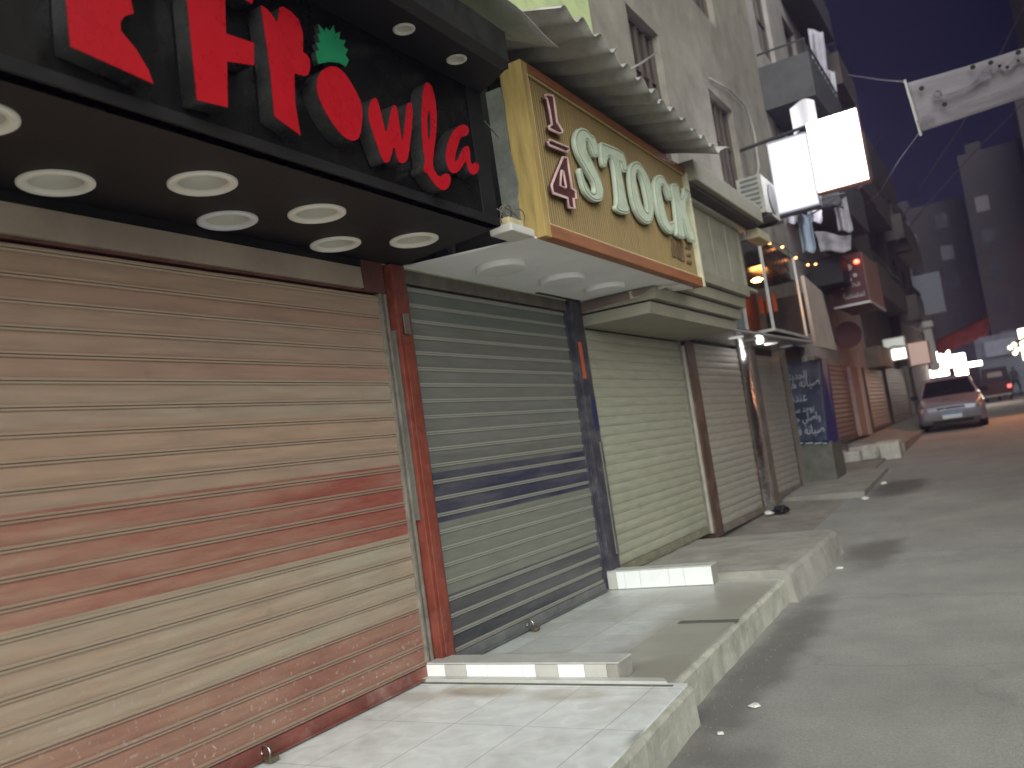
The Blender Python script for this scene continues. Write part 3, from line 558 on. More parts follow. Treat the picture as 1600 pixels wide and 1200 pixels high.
letter('letter', [(30, 30), (60, 48), (90, 80), (122, 132), (132, 100), (140, 42), (158, 38), (205, 65), (250, 115), (275, 190), (276, 305), (300, 322), (316, 350), (318, 400), (308, 437), (285, 445), (225, 430), (230, 600), (262, 795), (110, 680), (85, 400)], ox=400)
letter('strawberry', [(358, 530), (360, 470), (378, 420), (420, 390), (470, 387), (520, 425), (580, 520), (618, 600), (627, 680), (612, 790), (595, 820), (560, 826), (510, 800), (440, 710), (380, 600)], 2, ox=400, label='red strawberry standing in for a letter', depth=.09)
letter('leaf', [(366, 375), (358, 340), (352, 300), (372, 292), (355, 252), (378, 250), (364, 196), (380, 200), (366, 140), (402, 182), (412, 160), (432, 182), (456, 145), (463, 198), (495, 185), (488, 232), (525, 235), (513, 272), (540, 290), (524, 322), (545, 352), (527, 392), (490, 368), (430, 362)], ox=400, m=leaf_face, depth=.03, label='spiky green strawberry leaf')
letter('letter', [(662, 690), (662, 640), (672, 598), (688, 574), (706, 572), (718, 600), (740, 690), (765, 795), (785, 690), (800, 622), (815, 612), (830, 640), (845, 760), (860, 850), (878, 690), (884, 610), (898, 598), (912, 605), (919, 650), (915, 740), (905, 820), (892, 930), (870, 955), (845, 955), (830, 930), (808, 845), (790, 930), (775, 953), (755, 953), (735, 915), (690, 790)], 1, ox=400)
letter('letter', [(970, 700), (975, 600), (980, 540), (990, 490), (1005, 480), (1030, 500), (1050, 570), (1061, 680), (1055, 800), (1045, 870), (1035, 960), (1050, 1010), (1080, 1040), (1105, 1015), (1130, 1015), (1145, 1050), (1130, 1100), (1105, 1115), (1080, 1110), (1040, 1070), (1010, 1020), (983, 1003), (985, 970), (995, 945), (980, 860)], 1, [[(1004, 690), (1012, 648), (1020, 650), (1027, 720), (1022, 820), (1012, 832), (1005, 760)]], ox=400)
letter('letter', [(1113, 915), (1118, 870), (1135, 810), (1165, 755), (1205, 728), (1238, 735), (1250, 765), (1243, 788), (1220, 800), (1200, 800), (1185, 850), (1170, 905), (1165, 938), (1178, 945), (1200, 900), (1218, 862), (1240, 850), (1254, 875), (1256, 940), (1266, 968), (1283, 950), (1303, 956), (1310, 985), (1292, 1020), (1265, 1024), (1245, 1000), (1230, 935), (1205, 985), (1170, 1018), (1140, 1010), (1120, 965)], 1, ox=400)
for i, (x, y) in enumerate(DL):
    where = ['at the left edge of the frame', 'the left one of the front pair', 'right of the largest one', 'whiter one nearest the taupe strip', 'nearest the middle of the black soffit', 'small and close to the red post', 'beside the white soffit', '', ''][i]
    if i > 6: continue
    t = thing('downlight', 'round cream recessed downlight in black soffit, ' + where, 'downlight', (x, y, ZS), 'recessed downlights in the black soffit')
    b = MB(); b.lathe((x, y, ZS), [(.150, -.002), (.150, -.010), (.140, -.016), (.116, -.014), (.108, -.004), (.106, .004)], 48); b.build('trim_ring', white_plastic if i != 3 else mat('white_trim', (.78, .78, .80), .4, var=.05), t, smooth=True)
    b = MB(); b.lathe((x, y, ZS), [(.1055, .004), (.098, .035), (.075, .06), (.045, .068), (0, .070)], 40); b.build('reflector', lens_m, t, smooth=True)
for i, (x, y) in enumerate(UL[:2]):
    t = thing('downlight', 'small white downlight under the top of the black sign, ' + ('left of the two' if i == 0 else 'nearer the gold sign'), 'downlight', (x, y, 3.75), 'small downlights above the red letters')
    b = MB(); b.lathe((x, y, 3.75), [(.058, -.001), (.058, -.006), (.05, -.010), (.042, -.006), (.040, .003)], 32); b.build('trim_ring', white_plastic, t, smooth=True)
    b = MB(); b.lathe((x, y, 3.75), [(.0395, .003), (.036, .006), (0, .006)], 32); b.build('lens', lens_m, t, smooth=True)
# steel framing seen in the dark gap between the two signs
t = thing('steel_framework', 'dark steel framework in the gap between black and gold signs', 'steel frame', (.6, 4.65, ZS))
b = MB(); b.box((.06, 4.40, ZS + .02), (.12, 4.99, 4.3)); b.box((.121, 4.92, ZS + .02), (.73, 4.96, 4.3)); b.build('gap_shade_sheet', black_matt, t)  # added black sheets paint in the darkness of the gap
for a, c in [((.3, 4.42, ZS + .02), (.34, 4.46, 4.0)), ((.3, 4.82, ZS + .02), (.34, 4.86, 4.1)), ((.28, 4.47, 3.0), (.32, 4.85, 3.04)), ((.34, 4.44, 3.3), (.9, 4.48, 3.34)), ((.5, 4.5, 3.22), (.53, 4.86, 3.32)), ((.2, 4.42, 3.9), (.9, 4.46, 3.94))]:
    b = MB(); b.box(a, c, .003); b.build('bar', void_m, t)
b = MB(); b.tube([(.9, 4.47, 3.25), (.72, 4.8, 3.17), (.86, 4.86, 3.05)], .004, 6); b.build('wire', grey_rail, t)
b = MB(); b.tube([(.9, 4.45, 3.62), (.86, 4.6, 3.66), (.8, 4.86, 3.64)], .004, 6); b.build('wire', grey_rail, t)

# ------------------------------------------------------------------ gold slatted sign
XB = 1.03
t = thing('shop_sign', 'gold slatted wooden shop sign with mint green letters', 'shop sign', (.9, 6.5, ZS))
GOLD = t; YA, YB, ZA, ZB = 4.89, 8.20, 2.93, 4.12
# finely ribbed board
b = MB(); n = int((YB - YA - .16) / .036); rows = []
for i in range(n * 4 + 1):
    y = YA + .08 + (YB - YA - .16) * i / (n * 4); dx = (-.006, .008, .008, -.006)[i % 4]
    rows.append((b.bm.verts.new((XB - .03 + dx, y, ZA + .07)), b.bm.verts.new((XB - .03 + dx, y, ZB - .07))))
for A, B in zip(rows, rows[1:]): b.bm.faces.new((A[0], B[0], B[1], A[1]))
b.build('board', gold, t)
b = MB(); b.box((.86, YA, ZA - .02), (XB, YA + .078, ZB), .004); b.build('frame_side', wood_side, t)
b = MB(); b.box((.86, YB - .05, ZA - .02), (XB + .012, YB, ZB - .05), .004); b.build('frame_side', mat('pale_edge', (.60, .56, .38), .5, var=.2), t)
b = MB(); b.box((.86, YA + .079, ZA - .02), (XB + .004, YB - .051, ZA + .068), .004); b.build('frame_rail', wood_edge, t)
b = MB(); b.box((.86, YA + .079, ZB - .068), (XB + .004, YB - .051, ZB + .0), .004); b.build('frame_rail', wood_edge, t)
b = MB()
for z in (ZA + .071, ZB - .079): b.box((XB - .02, YA + .081, z), (XB - .002, YB - .053, z + .008), .001)
b.box((XB - .02, YA + .081, ZA + .08), (XB - .002, YA + .089, ZB - .08), .001); b.build('bead', mat('bright_bead', (.62, .50, .26), .4, var=.2), t)
b = MB(); b.box((.80, YA + .10, ZA), (.85, YB - .06, ZB - .05)); b.build('backing', void_m, t)
zz = [0, .12, .25, .32, .38, .55, .62, .9, 1]
b = MB(); wid = [.0, .01, .0, .02, .028, .006, .0, .01, .0]
for (a, wa), (c, wc) in zip(zip(zz, wid), list(zip(zz, wid))[1:]):
    za, zc = ZA - .02 + (ZB - ZA - .12) * a, ZA - .02 + (ZB - ZA - .12) * c
    b.hexa([(.74, YA - .012, za), (.857 + wa, YA - .012, za), (.857 + wa, YA + .02, za), (.74, YA + .02, za), (.74, YA - .012, zc), (.857 + wc, YA - .012, zc), (.857 + wc, YA + .02, zc), (.74, YA + .02, zc)])
b.build('side_board', grey_board, t)
C3 = 260 / 1006
def mint_letter(px, k=1, holes=()):
    XF = XB + .03; lp = [yz(px, XF, C3, 840, 120)] + [yz(h, XF, C3, 840, 120) for h in holes]
    if k: lp = [chaikin(l, k) for l in lp]
    o = plate('letter', lp, XB - .005, XF, mint, GOLD, bevel=.004)
    # raised inner ridge, the shape shrunk towards its own outline
    lp2 = []
    for li, l in enumerate(lp):
        n_ = len(l); area = sum(a[0] * c[1] - c[0] * a[1] for a, c in zip(l, l[1:] + l[:1])); sg = 1 if area > 0 else -1
        if li: sg = -sg
        q = []
        for i in range(n_):
            a, p_, c = Vector(l[i - 1]), Vector(l[i]), Vector(l[(i + 1) % n_]); d = (c - a)
            d = d.normalized() if d.length > 1e-9 else Vector((1, 0)); q.append(tuple(p_ + Vector((-d.y, d.x)) * sg * .018))
        lp2.append(q)
    for l in lp2:
        tb = MB(); tb.tube([(XF + .001, y, z) for y, z in l] + [(XF + .001, l[0][0], l[0][1])], .0045, 6, cap=False); tb.build('ridge', mat('mint_groove', (.30, .34, .25), .7), o, smooth=True)
mint_letter([(225, 375), (232, 335), (250, 310), (272, 305), (300, 318), (325, 350), (345, 355), (365, 410), (370, 480), (345, 490), (325, 430), (305, 385), (292, 385), (300, 450), (345, 530), (385, 620), (402, 690), (395, 745), (370, 757), (335, 750), (300, 715), (280, 680), (262, 610), (250, 550), (270, 555), (285, 620), (315, 680), (335, 700), (350, 690), (342, 640), (300, 570), (255, 490), (232, 430)])
mint_letter([(380, 400), (392, 393), (515, 445), (535, 500), (548, 570), (530, 580), (515, 570), (505, 520), (497, 512), (520, 640), (545, 770), (558, 790), (555, 830), (520, 830), (480, 810), (470, 780), (485, 765), (470, 600), (452, 495), (428, 480), (418, 545), (400, 545), (388, 500)], 1)
mint_letter([(553, 575), (562, 528), (600, 503), (640, 540), (680, 620), (702, 720), (706, 830), (690, 885), (660, 892), (620, 860), (585, 790), (562, 680)], 2, [[(594, 610), (600, 570), (617, 582), (642, 650), (665, 770), (668, 815), (655, 812), (627, 760), (604, 670)]])
mint_letter([(704, 650), (716, 600), (745, 588), (772, 612), (785, 645), (800, 650), (810, 700), (812, 745), (795, 750), (780, 700), (762, 655), (747, 660), (752, 720), (775, 820), (800, 885), (818, 868), (830, 880), (832, 930), (815, 952), (790, 945), (755, 900), (722, 800)])
mint_letter([(812, 640), (852, 648), (858, 690), (868, 745), (888, 690), (880, 665), (925, 690), (922, 720), (890, 770), (930, 900), (955, 965), (955, 1003), (915, 993), (870, 830), (888, 940), (898, 978), (870, 980), (838, 955), (846, 930), (825, 730), (812, 690)], 1)
def neon(px, holes=()):
    XF = XB + .028; lp = [yz(l, XF, C3, 840, 120) for l in [px] + list(holes)]
    o = plate('numeral', lp, XB - .005, XF - .012, dark_red, GOLD)
    for l in lp:
        tb = MB(); tb.tube([(XF - .008, y, z) for y, z in l] + [(XF - .008, *l[0])], .010, 8, cap=False); tb.build('tube', pink_tube, o, smooth=True)
neon([(42, 118), (62, 106), (98, 112), (108, 160), (122, 270), (155, 322), (155, 340), (132, 341), (75, 312), (73, 300), (92, 290), (78, 200), (62, 132)])
neon([(68, 388), (80, 380), (192, 428), (195, 442), (180, 455), (72, 410)])
neon([(158, 485), (184, 488), (196, 560), (212, 672), (234, 688), (240, 738), (222, 736), (230, 798), (192, 786), (186, 730), (98, 700), (90, 655), (120, 575)], [[(150, 565), (160, 570), (178, 668), (172, 672), (142, 655)]])
gh = mat('ghost_letter', (.17, .105, .05), .6, var=.4)
for px in ([(818, 975), (835, 978), (848, 1090), (825, 1082)], [(848, 985), (862, 988), (872, 1100), (856, 1095)], [(872, 992), (885, 996), (900, 1115), (878, 1108)], [(905, 1018), (935, 1025), (935, 1040), (908, 1035)], [(912, 1065), (936, 1070), (938, 1085), (914, 1080)], [(915, 1105), (940, 1115), (940, 1132), (917, 1125)]):
    plate('small_letter', [yz(px, XB, C3, 840, 120)], XB - .03, XB - .012, gh, GOLD)

# white soffit and its drum lights
t = thing('canopy_soffit', 'white ceiling panel under the gold sign above the grey shutter', 'canopy', (.5, 6.3, ZS))
b = MB(); b.hexa([(-.0, 4.66, ZS + .0), (.955, 4.60 + .25, ZS + .0), (.955, 8.05, ZS - .0), (0, 7.36, ZS + .0), (0, 4.66, ZS + .014), (.955, 4.85, ZS + .014), (.955, 8.05, ZS + .014), (0, 7.36, ZS + .014)]); b.build('panel', white_ceiling, t)
b = MB(); b.box((-.02, 4.64, ZS - .012), (.012, 7.38, ZS - .001), .002); b.build('edge_strip', off_white, t)
b = MB(); b.hexa([(.02, 7.355, ZS - .012), (.95, 8.03, ZS - .012), (.95, 8.06, ZS - .012), (.0, 7.385, ZS - .012), (.02, 7.355, ZS - .001), (.95, 8.03, ZS - .001), (.95, 8.06, ZS - .001), (0, 7.385, ZS - .001)]); b.build('edge_strip', off_white, t)
b = MB(); b.box((.04, 6.5, ZS - .0065), (.075, 7.34, ZS - .0005)); b.build('gap', void_m, t)
for i, (x, y) in enumerate([(.43, 5.29), (.47, 6.19), (.50, 6.96)]):
    t = thing('ceiling_light', 'round white surface light on white soffit, ' + ('nearest the black sign', 'middle of the three', 'farthest along the gold sign')[i], 'ceiling light', (x, y, ZS), 'drum lights on the white soffit')
    b = MB(); b.lathe((x, y, ZS), [(.185, -.001), (.187, -.03), (.180, -.040), (.172, -.043)], 48); b.build('rim', mat('white_rim', (.92, .92, .90), .35, var=.04), t, smooth=True)
    b = MB(); b.lathe((x, y, ZS), [(.1715, -.0425), (.1, -.046), (0, -.047)], 48); b.build('diffuser', mat('diffuser', (.80, .80, .78), .4, var=.05), t, smooth=True)
# plaster lump with loose wires at the corner between the signs
t = thing('cable_box', 'broken white box with loose wires at the corner between the signs', 'junction box', (.92, 4.72, ZS))
b = MB(); b.box((.80, 4.56, ZS + .002), (.965, 4.86, ZS + .055), .01); b.build('box', off_white, t)
b = MB(); b.box((.82, 4.60, ZS + .056), (.93, 4.80, ZS + .11), .012); b.build('lump', mat('yellow_foam', (.55, .47, .28), .8, var=.3, bump=.6, bscale=30), t)
for k in range(4):
    pts = [(.90 + .03 * math.sin(k * 2 + a * .9), 4.62 + .05 * k + .07 * math.cos(a + k), ZS + .10 + .055 * math.sin(a) + .03) for a in [i * .55 for i in range(11)]]
    b = MB(); b.tube(pts, .004, 6); b.build('wire', grey_rail, t, smooth=True)

# ------------------------------------------------------------------ corrugated awning above the gold sign
def awn(label, y0, y1, xo, zi, zo, m, pitch, amp, seed, jag=.06):
    b = MB(); nu = int((y1 - y0) / pitch) * 8
    def f(u_, v_):
        y = y0 + (y1 - y0) * u_; cell = math.floor((y - y0) / (pitch * 3.3)); jj = jag * noise.noise((cell * 3.7 + seed, 1.3, seed)); bend = .05 * noise.noise((y * 1.7, v_ * 2, seed + 3)) * v_
        x = .02 + (xo + jj * 2 - .02) * v_
        return (x, y, zi + (zo - zi) * v_ + amp * math.sin(2 * math.pi * (y - y0) / pitch) + bend - .05 * v_ * v_ * abs(noise.noise((cell * 1.9, 4, seed))))
    b.grid(f, nu, 8)
    o = b.build('corrugated_awning', m, smooth=True)
    md = o.modifiers.new('thickness', 'SOLIDIFY'); md.thickness = .004
    return tag(base_of(o), label, 'awning', 'sheets of the corrugated awning')
awn('long corrugated tin awning with ragged front edge above the gold sign', 4.55, 8.15, 1.42, 4.55, 4.16, tin, .27, .036, 1, .11)
b = MB(); b.grid(lambda u_, v_: (.5 + .95 * v_, 3.95 + .75 * u_ - .1 * v_, 4.42 - .33 * v_ - .1 * v_ * v_ + .03 * math.sin(u_ * 5) + .03 * math.sin(v_ * 4 + u_)), 12, 12)
o = b.build('awning_sheet', mat('pale_tin', (.42, .42, .40), .5, metal=.2, var=.25, bump=.1), smooth=True); o.modifiers.new('thickness', 'SOLIDIFY').thickness = .004
tag(base_of(o), 'bent smooth pale metal sheet at the near end of the corrugated awning', 'awning')

# ------------------------------------------------------------------ bulkhead and sign panel over the olive shutter
t = thing('stepped_bulkhead', 'stepped beige metal bulkhead over the olive shutter', 'bulkhead', (.4, 8.8, 2.66))
for k in range(4):
    x = .70 + .075 * k; z = 2.665 + .125 * k
    b = MB(); b.hexa([(-.0, 7.40, z), (x, 7.46, z), (x, 10.34, z), (0, 10.34, z), (0, 7.40, z + .105), (x + .02, 7.46, z + .105), (x + .02, 10.34, z + .105), (0, 7.40 + 2.94, z + .105)]); b.build('step', beige_clad, t)
    b = MB(); b.box((.02, 7.5, z + .106), (x - .06, 10.3, z + .124)); b.build('reveal', dark_wall, t)  # dark fill paints the shadow between the steps
b = MB(); b.hexa([(.02, 7.38, 2.80), (.62, 7.42, 2.84), (.62, 7.43, 2.84), (.02, 7.39, 2.8), (.02, 7.38, 2.895), (.80, 7.42, 2.895), (.80, 7.43, 2.895), (.02, 7.39, 2.895)]); b.build('torn_board', brown_board, t)
b = MB(); b.hexa([(.55, 7.40, 2.82), (.72, 7.50, 2.86), (.73, 7.52, 2.86), (.56, 7.42, 2.82), (.55, 7.395, 2.90), (.98, 7.62, 2.9), (.98, 7.64, 2.9), (.56, 7.41, 2.9)]); b.build('torn_flap', mat('card', (.46, .42, .34), .8, var=.2), t)
t = thing('blank_signboard', 'blank beige ribbed signboard beyond the gold sign', 'sign panel', (.85, 9.4, 3.15))
b = MB(); b.box((.70, 8.22, 3.17), (.86, 10.6, 3.90), .004); b.build('panel', beige_clad, t)
for y in (8.7, 9.3, 9.9, 10.45):
    b = MB(); b.box((.861, y, 3.18), (.872, y + .05, 3.89), .003); b.build('rib', beige_clad, t)
b = MB(); b.box((.70, 8.2, 3.125), (.93, 10.75, 3.165), .004); b.build('bottom_rail', beige_clad, t)
b = MB(); b.box((.70, 8.2, 3.905), (.93, 10.7, 3.94), .004); b.build('top_rail', mat('pale_strip', ()), t)
b = MB(); b.box((.2, 8.2, 3.99), (1.12, 10.85, 4.20), .01); b.build('roof_lip', beige_clad, t)
b = MB(); b.box((.2, 8.25, 3.945), (1.05, 10.8, 3.985)); b.build('reveal', dark_wall, t)
b = MB(); b.box((.85, 10.95, 3.86), (1.02, 11.55, 3.98), .01); o = b.build('timber_offcut', mat('offcut', (.5, .44, .28), .7, var=.3)); tag(base_of(o), 'pale timber offcut jutting out beyond the beige sign panel', 'timber')

# ------------------------------------------------------------------ glass display box with orange lamps
t = thing('display_box', 'black glass display box with chrome frame and orange lamps', 'display box', (.4, 13.2, 2.72))
y0, y1, x1, z0, z1 = 12.1, 14.35, .76, 2.76, 4.1
for a, c in [((x1 - .04, y0, z0), (x1, y0 + .04, z1)), ((x1 - .04, y1 - .04, z0), (x1, y1, z1)), ((x1 - .04, y0 + .041, z0), (x1, y1 - .041, z0 + .04)), ((0, y0, z0), (x1 - .041, y0 + .04, z0 + .04)), ((.36, y0, z0 + .041), (.40, y0 + .04, z1))]:
    b = MB(); b.box(a, c, .004); b.build('frame_bar', mat('brushed_chrome', (.48, .48, .47), .4, metal=.4, var=.15), t)
b = MB(); b.box((-.0, y0 + .05, z1 - .38), (x1 - .05, y1 - .05, z1 + .02)); b.build('top_panel', black_gloss, t)
b = MB(); b.quad((x1 - .02, y0 + .05, z0 + .05), (x1 - .02, y1 - .05, z0 + .05), (x1 - .02, y1 - .05, z1 - .385), (x1 - .02, y0 + .05, z1 - .385)); b.quad((.41, y0 + .02, z0 + .05), (x1 - .05, y0 + .02, z0 + .05), (x1 - .05, y0 + .02, z1 - .01), (.41, y0 + .02, z1 - .01)); b.build('glazing', glass('shop_glass', (.75, .72, .70)), t)
b = MB(); b.box((.02, y0 + .02, z0 + .05), (.355, y0 + .03, z1 - .7)); b.build('side_panel', mat('grey_panel', (.14, .145, .15), .4, var=.2), t)
b = MB(); b.box((.02, y0 + .05, z0 + .05), (.05, y1 - .05, z1 - .4)); b.build('back_panel', mat('brown_wood_panel', (.16, .06, .03), .4, var=.4, stretch=(1, 3, .4)), t)
for k, y in enumerate((12.55, 12.9, 13.5)):
    b = MB(); b.box((.10 + .11 * k, y1 - .16, z0 + .52), (.17 + .11 * k, y1 - .1, z1 - .52 - .08 * (k % 2)), .01); b.build('timber_slat', mat('amber_wood', (.30, .09, .02), .4, var=.3), t)
b = MB(); b.box((0, y0 + .05, z0 + .01), (x1 - .05, y1 - .05, z0 + .045)); b.build('floor', mat('dark_floor', (.06, .05, .045), .3, var=.2), t)
amber = lamp_mat('amber_lamp', (1, .42, .10), 9)
bulbs = [(.48, 12.75, 3.62), (.30, 12.30, 3.58), (.36, 12.2, 3.66)]
for q in bulbs:
    b = MB(); b.lathe(q, [(0, -.035), (.05, -.03), (.09 if q[1] > 12.5 else .04, 0), (.05, .03), (0, .035)], 16); b.build('lamp', amber, t, smooth=True)
def point(name, loc, energy, col, rad=.1):
    l = bpy.data.lights.new(name, 'POINT'); l.energy = energy; l.color = col; l.shadow_soft_size = rad
    o = bpy.data.objects.new(name, l); COL.objects.link(o); o.location = loc; return o
point('display_lamp_light', (.45, 13.3, 3.45), 3.6, (1, .38, .09), .06)
# rope of small lamps on top of the box
t2 = thing('string_lights', 'string of tiny orange bulbs along the top of the display box', 'string lights', (.76, 13.6, 4.1))
sl = [at(1202, 378, X=.78), at(1222, 384, X=.78), at(1243, 401, X=.8), at(1262, 412, X=.82), at(1274, 411, X=.84)]
b = MB(); b.tube(sl, .008, 6); b.build('cable', rubber, t2)
for q in sl:
    b = MB(); b.lathe(q - Vector((0, 0, .02)), [(0, -.02), (.022, -.01), (.022, .01), (0, .02)], 10); b.build('bulb', lamp_mat('tiny_amber', (1, .32, .07), 2.5), t2, smooth=True)
# mirror-polished soffit under it
t = thing('metal_soffit', 'polished metal canopy soffit over the two taupe shutters', 'canopy', (.4, 12.6, 2.68))
b = MB(); b.hexa([(0, 10.4, 2.69), (.62, 10.45, 2.69), (.78, 14.5, 2.69), (0, 14.9, 2.69), (0, 10.4, 2.73), (.62, 10.45, 2.73), (.78, 14.5, 2.73), (0, 14.9, 2.73)]); b.build('panel', mat('polished_sheet', (.35, .35, .35), .22, metal=1, var=.3, bump=.25, bscale=6), t)
b = MB(); b.tube([(.62, 10.45, 2.70), (.79, 14.5, 2.70)], .02, 8); b.build('edge_trim', mat('brushed_chrome', ()), t)
for y in (11.3, 12.0, 13.2, 14.2):
    b = MB(); b.lathe((.42, y, 2.69), [(.10, 0), (.10, -.01), (.07, -.015), (0, -.012)], 24); b.build('spotlight', lamp_mat('soffit_spot', (1, .97, .92), .09) if 12.5 < y < 13.5 or y < 12 else white_plastic, t, smooth=True)

# blank beige panel, blue banner on its counter
t = thing('blank_signboard', 'blank cream signboard with sloping top beside the display box', 'sign panel', (.75, 15.9, 2.68))
P4 = [at(1256, 430, X=.76), at(1285, 456, X=.76), at(1308, 548, X=.76), at(1276, 540, X=.76)]
plate('panel', [[(p.y, p.z) for p in P4]], .70, .76, beige_panel, t, bevel=.004)
b = MB(); b.box((0, 15.0, 2.9), (.69, 15.04, 3.6)); b.build('bracket', void_m, t)
t = thing('shop_banner', 'blue banner with white Arabic lettering standing past the last taupe shutter', 'banner', (.2, 16.0, 1.0))
blue = mat('banner_blue', (.022, .028, .060), .45, var=.45, scale=3, bump=.1, bscale=12, stain=(.10, .11, .17), stain_amt=.7, stain_scale=2)
b = MB(); YN = 16.0
A, B, C_, D = at(1222, 572, Y=YN), at(1283, 560, Y=YN), at(1294, 692, Y=YN), at(1244, 695, Y=YN)
b.grid(lambda u_, v_: tuple((A.lerp(B, u_)).lerp(D.lerp(C_, u_), v_) + Vector((0, .02 * noise.noise((u_ * 3, v_ * 4, 1)), 0))), 12, 20); o = b.build('cloth', blue, t, smooth=True); o.modifiers.new('thickness', 'SOLIDIFY').thickness = .004
b = MB(); b.hexa([(C_.x + .01, YN, C_.z), (C_.x + .10, YN + .5, C_.z), (C_.x + .09, YN + .52, C_.z), (C_.x, YN + .02, C_.z), (B.x + .01, YN, B.z), (B.x + .02, YN + .5, B.z), (B.x + .01, YN + .52, B.z), (B.x, YN + .02, B.z)]); b.build('return_strip', mat('strip_blue', (.028, .03, .14), .45, var=.3), t)
tw = mat('banner_white', (.42, .44, .50), .6, var=.3, scale=6)
for s_, x0, x1, ym, hgt in (('الحديثة', 1228, 1262, 598, .17), ('صيانة هو', 1232, 1283, 613, .22), ('عندنا', 1235, 1262, 630, .17), ('يوجد سما', 1236, 1273, 650, .17), ('واصلى حر', 1240, 1284, 665, .19), ('صيانة فو', 1243, 1290, 686, .22)):
    q0, q1 = at(x0, ym, Y=YN - .03), at(x1, ym, Y=YN - .03)
    text('lettering', arabic(s_), frame_negY(q0.x, YN - .026, q0.z), hgt, tw, t, width=(q1 - q0).length, depth=.004)
for x0, x1 in ((1247, 1255), (1258, 1270), (1273, 1284), (1286, 1292)):
    q0, q1 = at(x0, 694, Y=YN - .03), at(x1, 692.5, Y=YN - .03); b = MB(); b.box((q0.x, YN - .03, q0.z), (q1.x, YN - .024, q0.z + .02)); b.build('underline', tw, t)
b = MB(); b.box((-.25, 16.02, .3), (.52, 17.0, 1.02), .01); o = b.build('shop_counter', mat('grey_green_counter', (.13, .13, .105), .7, var=.4, scale=4, bump=.2)); tag(base_of(o), 'grey green counter box carrying the blue banner', 'counter')

# ------------------------------------------------------------------ buildings
def facade(t, X, Y0, Y1, Z0, Z1, holes, m, depth=6., name='wall', reveal=.16, face=1):
    """wall with real openings; holes are (y0, y1, z0, z1)"""
    b = MB(); yb = sorted({Y0, Y1} | {h[0] for h in holes} | {h[1] for h in holes}); zb = sorted({Z0, Z1} | {h[2] for h in holes} | {h[3] for h in holes}); vc = {}
    def v(x, y, z):
        k = (round(x, 4), round(y, 4), round(z, 4))
        if k not in vc: vc[k] = b.bm.verts.new(k)
        return vc[k]
    for ya, yc in zip(yb, yb[1:]):
        for za, zc in zip(zb, zb[1:]):
            if any(h[0] <= ya and yc <= h[1] and h[2] <= za and zc <= h[3] for h in holes): continue
            b.bm.faces.new((v(X, ya, za), v(X, yc, za), v(X, yc, zc), v(X, ya, zc)))
    for h in holes:
        x2 = X - reveal * face; q = [(h[0], h[2]), (h[1], h[2]), (h[1], h[3]), (h[0], h[3])]
        for a, c in zip(q, q[1:] + q[:1]): b.bm.faces.new((v(X, *a), v(X, *c), v(x2, *c), v(x2, *a)))
    xb = X - depth * face
    for q in (((X, Y0, Z0), (xb, Y0, Z0), (xb, Y0, Z1), (X, Y0, Z1)), ((X, Y1, Z0), (xb, Y1, Z0), (xb, Y1, Z1), (X, Y1, Z1)), ((X, Y0, Z1), (X, Y1, Z1), (xb, Y1, Z1), (xb, Y0, Z1)), ((xb, Y0, Z0), (xb, Y1, Z0), (xb, Y1, Z1), (xb, Y0, Z1))):
        b.quad(*q)
    me = b.build(name, m, t); return me
def window(t, X, h, fm, pm, bars=2, reveal=.16, face=1, rails=1):
    y0, y1, z0, z1 = h; xa, xc = X - reveal * face, X - (reveal - .06) * face
    f = MB(); e = .05
    for a, c in (((xa, y0, z0), (xc, y0 + e, z1)), ((xa, y1 - e, z0), (xc, y1, z1)), ((xa, y0 + e, z0), (xc, y1 - e, z0 + e)), ((xa, y0 + e, z1 - e), (xc, y1 - e, z1))): f.box(a, c)
    for k in range(1, bars + 1):
        y = y0 + (y1 - y0) * k / (bars + 1); f.box((xa, y - .02, z0 + e), (xc - .01 * face, y + .02, z1 - e))
    for k in range(1, rails + 1):
        z = z0 + (z1 - z0) * k / (rails + 1); f.box((xa, y0 + e, z - .015), (xc - .02 * face, y1 - e, z + .015))
    o = f.build('window', fm, t)
    p = MB(); p.quad((xa + .012 * face, y0 + .01, z0 + .01), (xa + .012 * face, y1 - .01, z0 + .01), (xa + .012 * face, y1 - .01, z1 - .01), (xa + .012 * face, y0 + .01, z1 - .01)); p.build('pane', pm, o)
    return o
# A: the near building, shops 1-5
A_ = thing('apartment_building', 'grey brown rendered building above the five near shutters', 'building', (-3, 7, 0))
b = MB(); b.box((-6, -4, -.1), (-.13, 18, 2.9)); b.build('ground_floor', dark_wall, A_)
wA = [(10.25, 11.45, 5.0, 7.15), (13.7, 15.1, 4.9, 7.1), (10.3, 11.4, 8.6, 10.6), (13.7, 15.0, 8.6, 10.6)]
facade(A_, 0, 8.9, 18, 2.9, 16, wA, plaster)
for h in wA: window(A_, 0, h, window_wood, mat('louvre_wood', (.06, .048, .04), .7, var=.4, stretch=(2, 2, 22), scale=4), 3, rails=2)
o = facade(A_, .02, -4, 8.899, 2.9, 16, [(2, 3.3, 5.5, 7.2), (6.0, 7.2, 8.5, 10.2)], green_paint, name='painted_wall'); o['label'] = 'pale green painted wall above the awning'
for h in [(2, 3.3, 5.5, 7.2), (6.0, 7.2, 8.5, 10.2)]: window(A_, .02, h, window_wood, pane_m, 2)
for y0_, y1_ in ((-4, .3), (15.5, 16.0)):
    b = MB(); b.box((-.129, y0_, 0), (-.0, y1_, 2.899)); b.build('pier', plaster, A_)
t = thing('cable', 'slack cable drooping down the grey wall past the second window', 'cable', (0, 15.5, 4.5))
